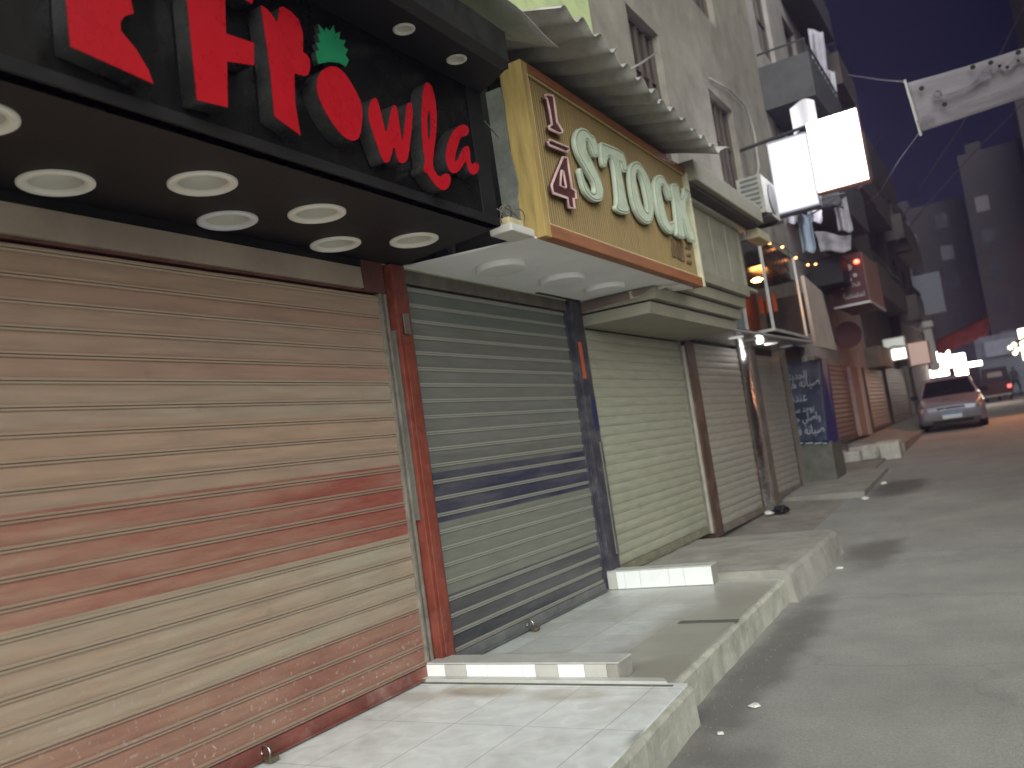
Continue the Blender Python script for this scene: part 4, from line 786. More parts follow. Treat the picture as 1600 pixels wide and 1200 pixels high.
b = MB(); b.tube([at(1108, 122, X=.04), at(1140, 140, X=.05), at(1165, 165, X=.06), at(1178, 205, X=.06), at(1186, 262, X=.08), at(1180, 285, X=.1)], .02, 6); b.build('wire', mat('pale_cable', (.35, .33, .3), .6), t, smooth=True)
t = thing('cable', 'thin cable slung across the first window of the grey wall', 'cable', (0, 11, 5.6))
b = MB(); b.tube([at(965, 120, X=.1), at(1000, 100, X=.12), at(1026, 82, X=.1)], .012, 6); b.build('wire', mat('pale_cable', ()), t, smooth=True)
# air conditioner
def aircon(label, x0, y0, z0, w=.36, l=.95, h=.66):
    t = thing('air_conditioner', label, 'air conditioner', (x0 + w / 2, y0 + l / 2, z0), 'air conditioners on the walls')
    b = MB(); b.box((x0, y0, z0), (x0 + w, y0 + l, z0 + h), .012); b.build('casing', mat('ac_beige', (.33, .32, .27), .5, var=.2, bump=.05), t)
    b = MB()
    for k in range(7): b.box((x0 + .06, y0 - .012, z0 + .07 + k * .08), (x0 + w - .06, y0 - .001, z0 + .105 + k * .08))
    b.build('grille', mat('ac_grille', (.12, .13, .13), .6), t)
    b = MB(); b.box((-.02 + x0 - .1, y0 + .1, z0 - .06), (x0 + w + .06, y0 + .14, z0 - .005)); b.box((x0 - .12, y0 + l - .14, z0 - .06), (x0 + w + .06, y0 + l - .1, z0 - .005)); b.build('bracket', void_m, t)
    b = MB(); b.lathe((x0 + w + .004, y0 + l * .58, z0 + h / 2), [(.25, 0), (.25, .012), (.2, .016), (.06, .018), (0, .018)], 28, Matrix(((0, 0, 1), (1, 0, 0), (0, 1, 0)))); b.build('fan_guard', mat('ac_grille', ()), t)
    return t
aircon('beige air conditioner on the grey wall beside the white light box', .22, 13.55, 4.78, w=.40, l=.95, h=.62)

# B: balconied building beyond
def balcony(t, X, y0, y1, z, dep, par_h, slab_m, par_m, rail=True):
    b = MB(); b.box((X, y0, z), (X + dep, y1, z + .16)); o = b.build('balcony', slab_m, t)
    b = MB(); b.box((X + dep - .1, y0 + .001, z + .161), (X + dep - .001, y1 - .001, z + par_h)); b.box((X, y0 + .001, z + .161), (X + dep - .101, y0 + .1, z + par_h)); b.box((X, y1 - .1, z + .161), (X + dep - .101, y1 - .001, z + par_h)); b.build('parapet', par_m, o)
    if rail:
        b = MB(); zt = z + par_h
        b.tube([(X + .02, y0 + .05, zt + .3), (X + dep - .05, y0 + .05, zt + .3), (X + dep - .05, y1 - .05, zt + .3)], .025, 6)
        k = y0 + .05
        while k < y1: b.tube([(X + dep - .05, k, zt), (X + dep - .05, k, zt + .3)], .016, 5); k += .35
        b.build('railing', void_m, o)
    return o
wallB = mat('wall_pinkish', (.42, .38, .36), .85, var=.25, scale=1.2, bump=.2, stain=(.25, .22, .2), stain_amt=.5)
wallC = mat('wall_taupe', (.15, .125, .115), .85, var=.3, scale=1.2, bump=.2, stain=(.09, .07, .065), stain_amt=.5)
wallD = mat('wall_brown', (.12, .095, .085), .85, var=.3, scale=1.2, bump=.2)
parB = mat('parapet_grey', (.09, .088, .09), .85, var=.3, scale=3)
def block(label, X, Y0, Y1, H, wins, balcs, m, par_m, floor_m=None):
    t = thing('apartment_building', label, 'building', (X - 3, (Y0 + Y1) / 2, gz(Y0)))
    facade(t, X, Y0 + .01, Y1 - .01, gz(Y0) - .3, H, wins, m)
    for h in wins: window(t, X, h, window_wood, pane_m, 1)
    for q in balcs: balcony(t, X, *q, slab_m=par_m, par_m=par_m)
    return t
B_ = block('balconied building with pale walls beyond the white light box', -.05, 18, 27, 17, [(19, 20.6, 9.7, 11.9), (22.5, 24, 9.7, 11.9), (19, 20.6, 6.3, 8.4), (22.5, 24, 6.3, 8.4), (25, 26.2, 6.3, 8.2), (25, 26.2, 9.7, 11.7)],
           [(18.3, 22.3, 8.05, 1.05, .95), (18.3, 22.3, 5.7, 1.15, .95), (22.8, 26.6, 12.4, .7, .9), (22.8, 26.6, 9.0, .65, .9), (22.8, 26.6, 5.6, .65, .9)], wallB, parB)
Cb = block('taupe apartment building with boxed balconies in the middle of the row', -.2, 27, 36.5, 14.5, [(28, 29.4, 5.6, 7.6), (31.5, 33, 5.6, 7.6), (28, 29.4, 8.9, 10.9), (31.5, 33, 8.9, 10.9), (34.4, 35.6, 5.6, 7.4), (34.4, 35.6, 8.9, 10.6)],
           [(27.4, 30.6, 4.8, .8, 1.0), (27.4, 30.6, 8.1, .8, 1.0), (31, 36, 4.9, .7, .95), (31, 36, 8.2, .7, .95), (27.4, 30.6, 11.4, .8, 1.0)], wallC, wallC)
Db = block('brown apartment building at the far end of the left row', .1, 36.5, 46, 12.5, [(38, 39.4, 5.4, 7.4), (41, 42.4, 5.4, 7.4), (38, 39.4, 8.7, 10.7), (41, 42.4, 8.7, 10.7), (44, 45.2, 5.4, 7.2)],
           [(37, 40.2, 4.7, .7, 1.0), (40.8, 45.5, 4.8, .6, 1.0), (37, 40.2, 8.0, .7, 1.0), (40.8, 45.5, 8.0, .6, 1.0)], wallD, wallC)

# ------------------------------------------------------------------ the far left row of shops
def far_shutter(label, x0, x1, yb, yt, m, X=.0, prof=slat_round):
    a, c, d = at(x0, yb, X=X), at(x1, yb, X=X), at((x0 + x1) / 2, yt, X=X)
    return roller_shutter(label, a.y, c.y, min(a.z, c.z), d.z, m, mat('far_bar', (.12, .08, .06), .7, var=.3), brown_paint, prof, .11, X=X, seed=x0)
shA = shutter_mat('shutter_dark_red', [(0, (.17, .10, .085))], 0, 5, dust=(.20, .14, .12)); shB = shutter_mat('shutter_cream', [(0, (.36, .29, .22))], 0, 5, dust=(.3, .24, .19)); shC = shutter_mat('shutter_maroon', [(0, (.15, .055, .04))], 0, 5, dust=(.2, .1, .08))
far_shutter('dark reddish shutter past the blue banner', 1308, 1343, 682, 570, shA)
far_shutter('cream shutter under the brown fascia, far along the row', 1364, 1393, 664, 578, shB)
far_shutter('maroon shutter beside the silver car', 1396, 1428, 656, 578, shC)
for lab, x0, x1, yb, yt, m, X in (('brown pier just past the blue banner', 1296, 1306, 696, 560, brown_board, .08), ('pinkish pier before the cream shutter', 1345, 1356, 668, 575, mat('pink_pier', (.36, .24, .21), .8, var=.3), .1), ('cream pier strip left of the cream shutter', 1357, 1362, 667, 575, beige_panel, .12), ('grey pier at the far end beside the silver car', 1430, 1438, 650, 575, plaster, .1)):
    a, c, d = at(x0, yb, X=X), at(x1, yb, X=X), at(x0, yt, X=X)
    b = MB(); b.box((-.1, a.y, a.z - .2), (X, c.y, d.z)); o = b.build('shop_pier', m); tag(base_of(o), lab, 'pier')
# fascia box, lit sign, orange box
def signbox(name, label, cat, x0, x1, yt, yb, Y, m, dep=.5, face_m=None, face_name='face', slope=0.):
    a, c = at(x0, yt, Y=Y), at(x1, yt + slope, Y=Y); d, e = at(x0 + (yb - yt) * .16, yb, Y=Y), at(x1 + (yb - yt) * .16, yb + slope, Y=Y)
    t = thing(name, label, cat, ((a.x + c.x) / 2, Y + dep / 2, min(d.z, e.z)))
    zt, zb_ = (a.z + c.z) / 2, (d.z + e.z) / 2; xl, xr = (a.x + d.x) / 2, (c.x + e.x) / 2
    b = MB(); b.box((xl, Y, zb_), (xr, Y + dep, zt), .01); b.build('casing', m, t)
    if face_m:
        b = MB(); b.box((xl + .02, Y - .012, zb_ + .02), (xr - .02, Y - .001, zt - .02)); b.build(face_name, face_m, t)
    return t, xl, xr, zb_, zt
signbox('shop_fascia', 'plain brown fascia box over the far pinkish pier', 'fascia', 1330, 1376, 545, 577, 26.5, brown_board, dep=2.5, slope=-3)
lit_w = lamp_mat('lit_sign_white', (1, .93, .78), .8)
t, xl, xr, zb_, zt = signbox('lit_sign', 'small lit white shop sign next to the brown fascia', 'lit sign', 1378, 1413, 530, 566, 29, off_white, .3, slope=-5)
b = MB(); b.box((xl + .05, 28.985, zb_ + .04), (xr - .04, 28.999, zb_ + (zt - zb_) * .48)); b.build('lit_panel', lit_w, t)
b = MB(); b.box((xl + .03, 28.985, zb_ + (zt - zb_) * .52), (xr - .03, 28.999, zt - .03)); b.build('dim_panel', lamp_mat('dim_sign', (.75, .8, .7), .08), t)
b = MB(); b.tube([(xl + .1, 28.98, zb_ + (zt - zb_) * .55), (xl + .45 * (xr - xl), 28.97, zb_ + (zt - zb_) * .62), (xr - .05, 28.98, zb_ + (zt - zb_) * .56)], .02, 6); b.build('pipe', rubber, t)
signbox('lit_sign', 'orange lit box sign right of the small white sign', 'lit sign', 1417, 1449, 536, 572, 31, mat('orange_casing', (.40, .14, .06), .6, var=.3), .6, lamp_mat('orange_lit', (1, .28, .08), .045), slope=-4)
# dark red shop sign with white lettering, projecting over the pavement
t, xl, xr, zb_, zt = signbox('shop_sign', 'dark red projecting sign with white Arabic lettering', 'shop sign', 1290, 1346, 402, 478, 20, mat('maroon_sign', (.085, .02, .022), .5, var=.4), 2.6, slope=-6)
b = MB(); b.box((xl, 19.96, zb_ - .05), (xr + .02, 19.998, zb_), .005); b.box((xr + .001, 20.0, zb_ - .05), (xr + .03, 22.6, zb_ - .001), .005); b.build('white_edge', mat('bright_edge', (.6, .6, .58), .35, var=.05), t)
b = MB(); b.box((xr + .001, 20.0, zb_ + .001), (xr + .012, 22.6, zt)); b.build('street_side', mat('pink_side', (.34, .18, .16), .6, var=.3), t)
w2 = mat('sign_white', (.45, .42, .42), .6)
text('lettering', arabic('محلات'), frame_negY(xl + .2, 19.985, zb_ + .36), .16, w2, t, width=.42)
text('lettering', arabic('سسسه'), frame_negY(xl + .22, 19.985, zb_ + .12), .15, w2, t, width=.46)
for px, py, rd in ((1326, 418, .07), (1314, 432, .05), (1336, 430, .045), (1328, 437, .04)):
    q = at(px, py, Y=19.98); b = MB(); b.lathe((q.x, 19.985, q.z), [(rd, 0), (rd, .01), (0, .012)], 16, Matrix(((1, 0, 0), (0, 0, -1), (0, 1, 0)))); b.build('emblem', w2, t)
q = at(1338, 407, Y=19.95); b = MB(); b.lathe((q.x, 19.95, q.z - .03), [(0, -.05), (.06, -.03), (.06, .03), (0, .06)], 12); b.build('red_lamp', lamp_mat('red_lamp', (1, .10, .03), 1.3), t, smooth=True)
signbox('awning_box', 'black canopy box left of the dark red sign', 'canopy', 1262, 1312, 405, 448, 19, black_matt, 1.6, slope=-6)
q = at(1325, 523, Y=22); t = thing('round_sign', 'round dull red sign hanging below the dark red projecting sign', 'round sign', (q.x, 22, q.z))
b = MB(); b.lathe((q.x, 22, q.z), [(0, -.04), (.30, -.04), (.32, -.02), (.32, .02), (.30, .04), (0, .04)], 36, Matrix(((1, 0, 0), (0, 0, -1), (0, 1, 0)))); b.build('disc', mat('dull_red', (.20, .08, .08), .5, var=.3), t)
b = MB(); b.box((-.1, 21.98, q.z + .1), (q.x - .3, 22.02, q.z + .14)); b.build('arm', void_m, t)
# pale step blocks at the foot of the far shops
for k, (x0, x1, yt, yb, lab) in enumerate(((1297, 1317, 706, 722, 'leftmost pale kerb block by the grey green counter'), (1320, 1342, 705, 720, 'grey kerb block, second from the left'), (1347, 1374, 694, 712, 'pale kerb block, third from the left'), (1377, 1404, 690, 718, 'largest and brightest pale kerb block'))):
    Y = 19.7 if k != 2 else 20.1
    a, c = at(x0, yb, Y=Y), at(x1, yt, Y=Y)
    b = MB(); b.box((a.x, Y, a.z - .1), (c.x, Y + .5, c.z), .02); o = b.build('kerb_block', mat('pale_block', (.52, .50, .44), .8, var=.25, bump=.3, stain=(.25, .23, .2), stain_amt=.6)); tag(base_of(o), lab, 'kerb block', 'kerb blocks before the far shops')
for k, (x0, x1, y, lab) in enumerate(((1330, 1362, 701, 'nearer'), (1370, 1406, 693, 'farther'))):
    a, c = at(x0, y, Y=20.9), at(x1, y - 4, Y=20.9); b = MB(); b.box((a.x, 20.6, a.z - .2), (c.x, 21.1, a.z + .03), .01)
    o = b.build('door_step', mat('step_edge', (.5, .44, .4), .7, var=.25)); tag(base_of(o), lab + ' shop doorstep with a pale edge behind the kerb blocks', 'doorstep', 'doorsteps behind the kerb blocks')

# ------------------------------------------------------------------ light box over the street
YL = 15.0
t = thing('light_box', 'glowing white light box sign projecting over the street', 'light box', (1.6, YL, 5.2))
a, c = at(1258, 192, Y=YL), at(1357, 281, Y=YL)
b = MB(); b.box((1.19, YL, 5.20), (2.02, YL + .22, 6.44), .01); b.build('casing', mat('orange_edge', (.6, .30, .2), .5, var=.1), t)
b = MB(); b.box((1.205, YL - .012, 5.225), (2.005, YL - .001, 6.425)); b.build('lit_face', lamp_mat('box_white', (.93, .93, 1), 3), t)
b = MB(); b.box((1.205, YL + .221, 5.225), (2.005, YL + .232, 6.425)); b.build('lit_face', lamp_mat('box_white', ()) if 0 else MATS['box_white'], t)
t = thing('light_box', 'unlit lavender white panel with added glow between the air conditioner and glowing light box', 'light box', (.8, YL + .3, 5.1))
lav = lamp_mat('unlit_panel_glow', (.80, .77, 1), .08); lav2 = lamp_mat('unlit_panel_glow_low', (.82, .80, 1), .10)  # weak emission stands in for the lit box's light on an unlit panel
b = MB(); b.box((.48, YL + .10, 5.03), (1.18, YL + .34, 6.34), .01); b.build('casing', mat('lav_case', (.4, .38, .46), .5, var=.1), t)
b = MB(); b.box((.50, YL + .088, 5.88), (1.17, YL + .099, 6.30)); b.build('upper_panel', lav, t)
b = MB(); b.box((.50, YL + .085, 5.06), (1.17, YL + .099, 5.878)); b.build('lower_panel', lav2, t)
b = MB(); b.tube([(.0, YL + .2, 6.38), (2.0, YL + .2, 6.5)], .03, 6); b.build('bracket', void_m, t)
b = MB(); b.tube([(.0, YL + .15, 4.99), (1.2, YL + .15, 5.0)], .025, 6); b.build('bracket', void_m, t)
b = MB(); b.grid(lambda u_, v_: (.75 + .45 * u_, 16.4 + .05 * math.sin(u_ * 6), 6.75 + .5 * v_ + .1 * math.sin(u_ * 3)), 8, 5); o = b.build('white_cloth', mat('white_sheet', (.8, .78, .82), .8, var=.1)); o.modifiers.new('thickness', 'SOLIDIFY').thickness = .01; tag(base_of(o), 'white sheet hung on the balcony behind the light box', 'cloth')

# laundry below and beyond the light box
def cloth(label, px, Y, m, group='laundry on the balconies', name='laundry'):
    """hanging cloth, its outline at its own distance, with folds and thickness"""
    A, B, C, D = [at(*p, Y=Y) for p in px]
    b = MB(); b.grid(lambda u_, v_: tuple(A.lerp(B, u_).lerp(D.lerp(C, u_), v_) + Vector((0, .06 * math.sin(u_ * 9 + v_) + .05 * noise.noise((u_ * 3, v_ * 3, Y)), .03 * math.sin(u_ * 7)))), 14, 12)
    o = b.build(name, m, smooth=True); o.modifiers.new('thickness', 'SOLIDIFY').thickness = .012
    return tag(base_of(o), label, 'laundry', group)
cw = mat('cloth_white', (.72, .70, .76), .85, var=.15); cb_ = mat('cloth_blue', (.36, .44, .52), .85, var=.25); cg = mat('cloth_grey', (.33, .31, .34), .85, var=.25); cr_ = mat('cloth_red', (.2, .03, .05), .85)
cloth('pale blue cloth hanging above the orange bulbs', [(1244, 335), (1266, 332), (1276, 392), (1254, 396)], 15.8, cb_)
cloth('white shirt hanging just under the light box, leftmost', [(1220, 322), (1240, 318), (1246, 346), (1226, 352)], 16.4, cw)
cloth('white shirt hanging under the middle of the light box', [(1258, 316), (1282, 311), (1286, 345), (1266, 350)], 16.6, cw)
cloth('grey cloth right of the white shirts under the light box', [(1300, 312), (1322, 308), (1334, 362), (1310, 362)], 18.5, cg)
cloth('long pale cloth hanging against the sky above the light box', [(1262, 45), (1286, 50), (1300, 165), (1280, 170)], 22, mat('cloth_lav', (.50, .47, .55), .85, var=.2))
cloth('short white cloth hanging beside the long pale cloth', [(1292, 110), (1304, 112), (1312, 172), (1298, 174)], 22.6, cw)
cloth('dark red cloth between pale cloths above the light box', [(1284, 140), (1294, 140), (1298, 165), (1288, 168)], 21.5, cr_)
cloth('grey sheet over the balcony beyond the blue cloth', [(1272, 362), (1330, 368), (1330, 392), (1282, 394)], 18.6, cg)
t = thing('cable', 'tangle of black cables under the light box', 'cable', (1, 15.6, 4.9))
for k, pts in enumerate(([(1215, 322), (1240, 330), (1270, 318), (1300, 305), (1320, 302)], [(1225, 325), (1260, 322), (1300, 318), (1318, 325)], [(1235, 318), (1262, 338), (1290, 322), (1312, 304)])):
    b = MB(); b.tube([at(x, y, Y=15.5 + .1 * k) for x, y in pts], .016, 6); b.build('wire', rubber, t, smooth=True)

# ------------------------------------------------------------------ cloth banner across the street
YBN = 14.0
t = thing('street_banner', 'worn white cloth banner slung across the street', 'banner', (3.6, YBN, 5.1))
ban = mat('banner_cloth', (.30, .27, .30), .85, var=.2, scale=3, bump=.2, bscale=14, stain=(.21, .185, .21), stain_amt=.6, stain_scale=1.3, stretch=(.5, 1, 2.6))
p0, p1, p2, p3 = at(1417, 130, Y=YBN), at(1600, 69, Y=YBN), at(1600, 150, Y=YBN), at(1438, 206, Y=YBN)
ext = 1.75
p1 = p0 + (p1 - p0) * ext; p2 = p3 + (p2 - p3) * ext
b = MB(); b.grid(lambda u_, v_: tuple(p0.lerp(p1, u_).lerp(p3.lerp(p2, u_), v_) + Vector((0, 0.015 * math.sin(u_ * 7 + v_ * 2) * (v_ + .2) + .02 * noise.noise((u_ * 6, v_ * 3, 2)), -.05 * math.sin(u_ * 3.1) * (1 - .5 * v_)))), 44, 10)
o = b.build('cloth', ban, t, smooth=True); o.modifiers.new('thickness', 'SOLIDIFY').thickness = .006
b = MB(); b.tube([p0 + Vector((-.02, 0, .06)), p3 + Vector((0, 0, -.06))], .018, 8); b.build('end_stick', off_white, t)
ink = mat('faded_ink', (.235, .205, .24), .85, var=.3)
def stroke(pts, w):
    b = MB(); L_ = [Vector(at(x, y, Y=YBN - .12)) for x, y in pts]
    for q, q2 in zip(L_, L_[1:]):
        d = (q2 - q).normalized(); n_ = Vector((-d.z, 0, d.x)) * w
        b.hexa([q - n_, q2 - n_, q2 - n_ + Vector((0, .004, 0)), q - n_ + Vector((0, .004, 0)), q + n_, q2 + n_, q2 + n_ + Vector((0, .004, 0)), q + n_ + Vector((0, .004, 0))])
    b.build('faded_lettering', ink, t)
stroke([(1459, 146), (1465, 141), (1471, 146), (1467, 154), (1460, 152), (1459, 147)], .02)
stroke([(1470, 152), (1490, 147), (1512, 138), (1530, 126), (1548, 118)], .03)
stroke([(1520, 134), (1534, 112), (1548, 108)], .025)
stroke([(1550, 112), (1562, 100), (1574, 108), (1590, 92), (1604, 94)], .04)
stroke([(1434, 192), (1440, 186), (1452, 181), (1462, 178)], .03)
stroke([(1482, 172), (1500, 167), (1520, 158), (1545, 150), (1580, 138), (1605, 128)], .018)
for x, y in ((1440, 138), (1520, 105), (1548, 98), (1591, 82), (1476, 163)):
    q = at(x, y, Y=YBN - .13); b = MB(); b.lathe((q.x, YBN - .13, q.z), [(.035, 0), (.035, .004), (0, .005)], 14, Matrix(((1, 0, 0), (0, 0, -1), (0, 1, 0)))); b.build('vent_hole', rubber, t)
for lab, pts, Y, rd in (('rope from the banner top to the left balconies', [(1415, 128), (1370, 124), (1325, 117)], YBN, .007), ('rope from the banner foot down to the left row', [(1436, 208), (1405, 250), (1375, 300), (1340, 330)], YBN, .006)):
    b = MB(); b.tube([at(x, y, Y=Y + 2.2 * i) for i, (x, y) in enumerate(pts)], rd, 6); o = b.build('banner_rope', mat('rope', (.3, .28, .3), .8)); tag(base_of(o), lab, 'rope')
for lab, pts, Y in (('overhead cable sagging past the right end of the light box', [(1375, 215), (1358, 250), (1350, 300), (1365, 330)], 26), ('overhead cable from the top right corner down the street', [(1600, 10), (1560, 90), (1500, 200), (1440, 290), (1410, 340)], 24), ('overhead cable running low across the dusk', [(1600, 160), (1520, 240), (1440, 330), (1400, 380)], 30)):
    b = MB(); b.tube([at(x, y, Y=Y + 1.5 * i) for i, (x, y) in enumerate(pts)], .018, 6); o = b.build('overhead_cable', mat('grey_cable', (.16, .15, .18), .8)); tag(base_of(o), lab, 'cable')

# ------------------------------------------------------------------ right-hand row (outside the frame, it shades the far street) and the far end
def right_block(label, Y0, Y1, H, m):
    t = thing('apartment_building', label, 'building', (10, (Y0 + Y1) / 2, gz(Y0))); ws = []
    y = Y0 + 1
    while y + 1.4 < Y1:
        for z in (4.2, 7.4, 10.6):
            if z + 1.9 < H: ws.append((y, y + 1.3, z, z + 1.7))
        y += 3
    facade(t, 7.3, Y0 + .01, Y1 - .01, gz(Y0) - .3, H, ws, m, face=-1)
    for h in ws: window(t, 7.3, h, window_wood, pane_m, 1, face=-1)
    return t
right_block('plain rendered building facing the near shops across the street', 6.0, 16, 12.5, plaster)
right_block('taller taupe building on the right side of the street', 16, 30, 22, wallC)
right_block('brown building far along the right side of the street', 30, 62, 27, wallD)
def far_block(label, x0, x1, Y, H, m, lit=()):
    t = thing('apartment_building', label, 'building', ((x0 + x1) / 2, Y, gz(Y)))
    b = MB(); hs = []
    x = x0 + .8
    nb = int((x1 - x0) / 2.6)
    b.box((x0, Y, gz(Y) - .5), (x1, Y + 9, H)); b.build('wall', m, t)
    for i in range(nb):
        xx = x0 + .7 + i * (x1 - x0) / nb
        if i % 2 == 0:
            w = MB(); w.box((xx, Y + 1, H), (xx + 1.3, Y + 2.4, H + 1.1 + .5 * (i % 3)), .1); w.build('roof_tank', m, t)
        for j in range(int((H - gz(Y) - 3.5) / 3.1)):
            zz_ = gz(Y) + 4 + j * 3.1
            w = MB(); w.box((xx, Y - .05, zz_), (xx + 1.1, Y - .002, zz_ + 1.4)); o = w.build('window', pane_m if (i * 7 + j * 3) % 4 else mat('pale_shutter', (.13, .11, .12), .7), t)
            if (i * 5 + j * 3 + int(Y)) % 3 != 1:
                w = MB(); w.box((xx - .4, Y - 1.0, zz_ - .9), (xx + 1.6, Y - .051, zz_ - .1)); w.build('balcony', mat('far_balcony', (.07, .058, .06), .85, var=.3) if (i + j) % 2 else mat('far_balcony_pale', (.15, .125, .13), .85), t)
    return t
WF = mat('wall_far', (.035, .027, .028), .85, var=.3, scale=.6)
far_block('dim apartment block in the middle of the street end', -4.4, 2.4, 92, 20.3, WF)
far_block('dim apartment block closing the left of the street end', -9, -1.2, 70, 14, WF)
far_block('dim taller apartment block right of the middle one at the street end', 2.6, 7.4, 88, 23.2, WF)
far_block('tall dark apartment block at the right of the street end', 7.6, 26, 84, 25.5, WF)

# grey billboard, red awning, white pillar, glare of lit shops
signbox('billboard', 'grey ribbed billboard hanging above the lit shops', 'billboard', 1424, 1468, 432, 494, 40, mat('grey_billboard', (.30, .31, .37), .6, var=.2, scale=3, stretch=(1, 1, 8)), .25, slope=-8)
t = thing('shop_awning', 'long red cloth awning sloping over the lit shops', 'awning', (3, 50, 5))
RA = [at(1462, 532, Y=46), at(1545, 494, Y=46), at(1545, 522, Y=44.5), at(1466, 556, Y=44.5)]
b = MB(); b.grid(lambda u_, v_: tuple(RA[0].lerp(RA[1], u_).lerp(RA[3].lerp(RA[2], u_), v_) + Vector((0, 0, .06 * math.sin(u_ * 40) * v_))), 40, 4); o = b.build('cloth', mat('red_awning', (.34, .06, .05), .8, var=.5, scale=1.5), t, smooth=True); o.modifiers.new('thickness', 'SOLIDIFY').thickness = .02
t = thing('sign_pillar', 'short white sign pillar on the wall left of the lit shops', 'pillar', (1.2, 38, 1))
a, c = at(1447, 512, Y=38), at(1458, 580, Y=38)
b = MB(); b.box((a.x - .12, 38, c.z), (a.x + .18, 38.3, a.z), .02); b.build('shaft', mat('white_pillar', (.60, .56, .55), .6, var=.15), t)
b = MB(); b.box((a.x - .28, 37.9, a.z + .001), (a.x + .26, 38.4, a.z + .25), .02); b.build('capital', mat('white_pillar', ()), t)
G = lamp_mat('glare_white', (1, .96, .92), 4); G2 = lamp_mat('glare_warm', (1, .86, .62), 3)
for lab, x0, x1, yt, yb, Y, m in (('warm lit shop sign, upper left of the bright cluster', 1462, 1484, 549, 566, 47, G2), ('tall brightest white shop front light in the cluster', 1487, 1508, 554, 588, 48, G), ('low wide white shop light above the silver car roof', 1452, 1482, 577, 590, 46, G), ('slim white lit sign right of the bright cluster', 1511, 1534, 566, 574, 50, G), ('warm lit sign between the two largest shop lights', 1468, 1488, 564, 577, 47.5, G2)):
    tt, xl, xr, zb_, zt = signbox('lit_shop_sign', lab, 'lit sign', x0, x1, yt, yb, Y, off_white, .3, m, 'lit_face', slope=-3)
    tt['group'] = 'lit shop signs at the street end'
    for ch in [o_ for o_ in bpy.data.objects if o_.parent is tt]:
        md = ch.modifiers.new('bevel', 'BEVEL'); md.width = min(.3, (zt - zb_) * .45); md.segments = 4; md.affect = 'EDGES'; md.limit_method = 'NONE'; md.use_clamp_overlap = True
signbox('lit_shop_sign', 'tall cream lit sign at the right edge of the picture', 'lit sign', 1589, 1640, 510, 560, 55, off_white, .3, lamp_mat('cream_lit', (1, .9, .66), 1.6), 'lit_face')
t = thing('street_lamp', 'cluster of cream lamps left of the lit sign at the right edge', 'street lamp', (6.5, 30, gz(30)))
YS = 30
q = at(1586, 545, Y=YS)
b = MB(); b.tube([(6.5, YS, gz(YS)), (6.5, YS, q.z + .9), (6.2, YS, q.z + 1.1), (q.x + .35, YS, q.z + .30), (q.x, YS, q.z + .15)], .04, 8); b.build('pole', void_m, t)
for dx, dz in ((-.12, .06), (0, .14), (.06, -.03), (-.02, -.13)):
    b = MB(); b.lathe((q.x + dx, YS, q.z + dz), [(0, -.07), (.06, -.035), (.07, .03), (0, .07)], 14); b.build('lamp', lamp_mat('cream_lamp', (1, .82, .5), 1.2), t, smooth=True)
sl_ = bpy.data.lights.new('street_lamp_light', 'SPOT'); sl_.energy = 150; sl_.color = (1, .42, .20); sl_.shadow_soft_size = .2; sl_.spot_size = math.radians(150); sl_.spot_blend = .6
so = bpy.data.objects.new('street_lamp_light', sl_); COL.objects.link(so); so.location = (q.x, YS - .2, q.z + .1); so.rotation_euler = Vector((-.1, -.75, -.75)).to_track_quat('-Z', 'Y').to_euler(); sl_.energy = 15
b = MB(); b.tube([(6.5, YS, q.z + .9), (6.5, YS, 6.6), (6.3, YS, 7.0), (5.6, YS, 7.05)], .045, 8); b.build('pole', void_m, t)
b = MB(); b.lathe((5.45, YS, 6.95), [(.02, .12), (.2, .06), (.26, -.04), (.24, -.05), (.0, -.03)], 20); b.build('added_lamp_hood', void_m, t, smooth=True)  # second head added out of view to warm the road
b = MB(); b.lathe((5.45, YS, 6.89), [(0, -.06), (.12, -.03), (.14, 0)], 16); b.build('lamp', lamp_mat('added_lamp_glow', (1, .45, .18), 6), t, smooth=True)
s2 = bpy.data.lights.new('street_lamp_light', 'SPOT'); s2.energy = 360; s2.color = (1, .34, .14); s2.shadow_soft_size = .25; s2.spot_size = math.radians(100); s2.spot_blend = 1.0  # orange spot of the added, unseen head
so2 = bpy.data.objects.new('street_lamp_light', s2); COL.objects.link(so2); so2.location = (5.4, YS, 6.75); so2.rotation_euler = Vector((-.12, -.55, -1)).to_track_quat('-Z', 'Y').to_euler()
point('shop_glow', (2.6, 45.0, 3.4), 60, (1, .85, .72), .8)
point('soffit_spot_light', (.30, 13.05, 2.60), .7, (1, .97, .92), .05)
point('light_box_glow', (1.6, YL - .35, 5.8), 5, (.85, .82, 1), .4)
def bluish_store():
    t = thing('shop_building', 'bluish grey shop building under the dim block at the street end', 'building', (4, 66, 1.2))
    b = MB(); b.box((1.6, 69.6, 1.0), (9, 70, 5.4)); b.build('wall', mat('blue_grey', (.28, .30, .36), .7, var=.3, scale=.8), t)
    b = MB(); b.box((2.2, 69.4, 3.9), (4.2, 69.59, 5.0)); b.build('sign', mat('pale_blue_sign', (.5, .52, .62), .6), t)
    b = MB(); b.box((4.6, 69.5, 1.2), (6.6, 69.59, 3.6)); b.build('door', mat('dark_blue', (.08, .09, .13), .5), t)
bluish_store()

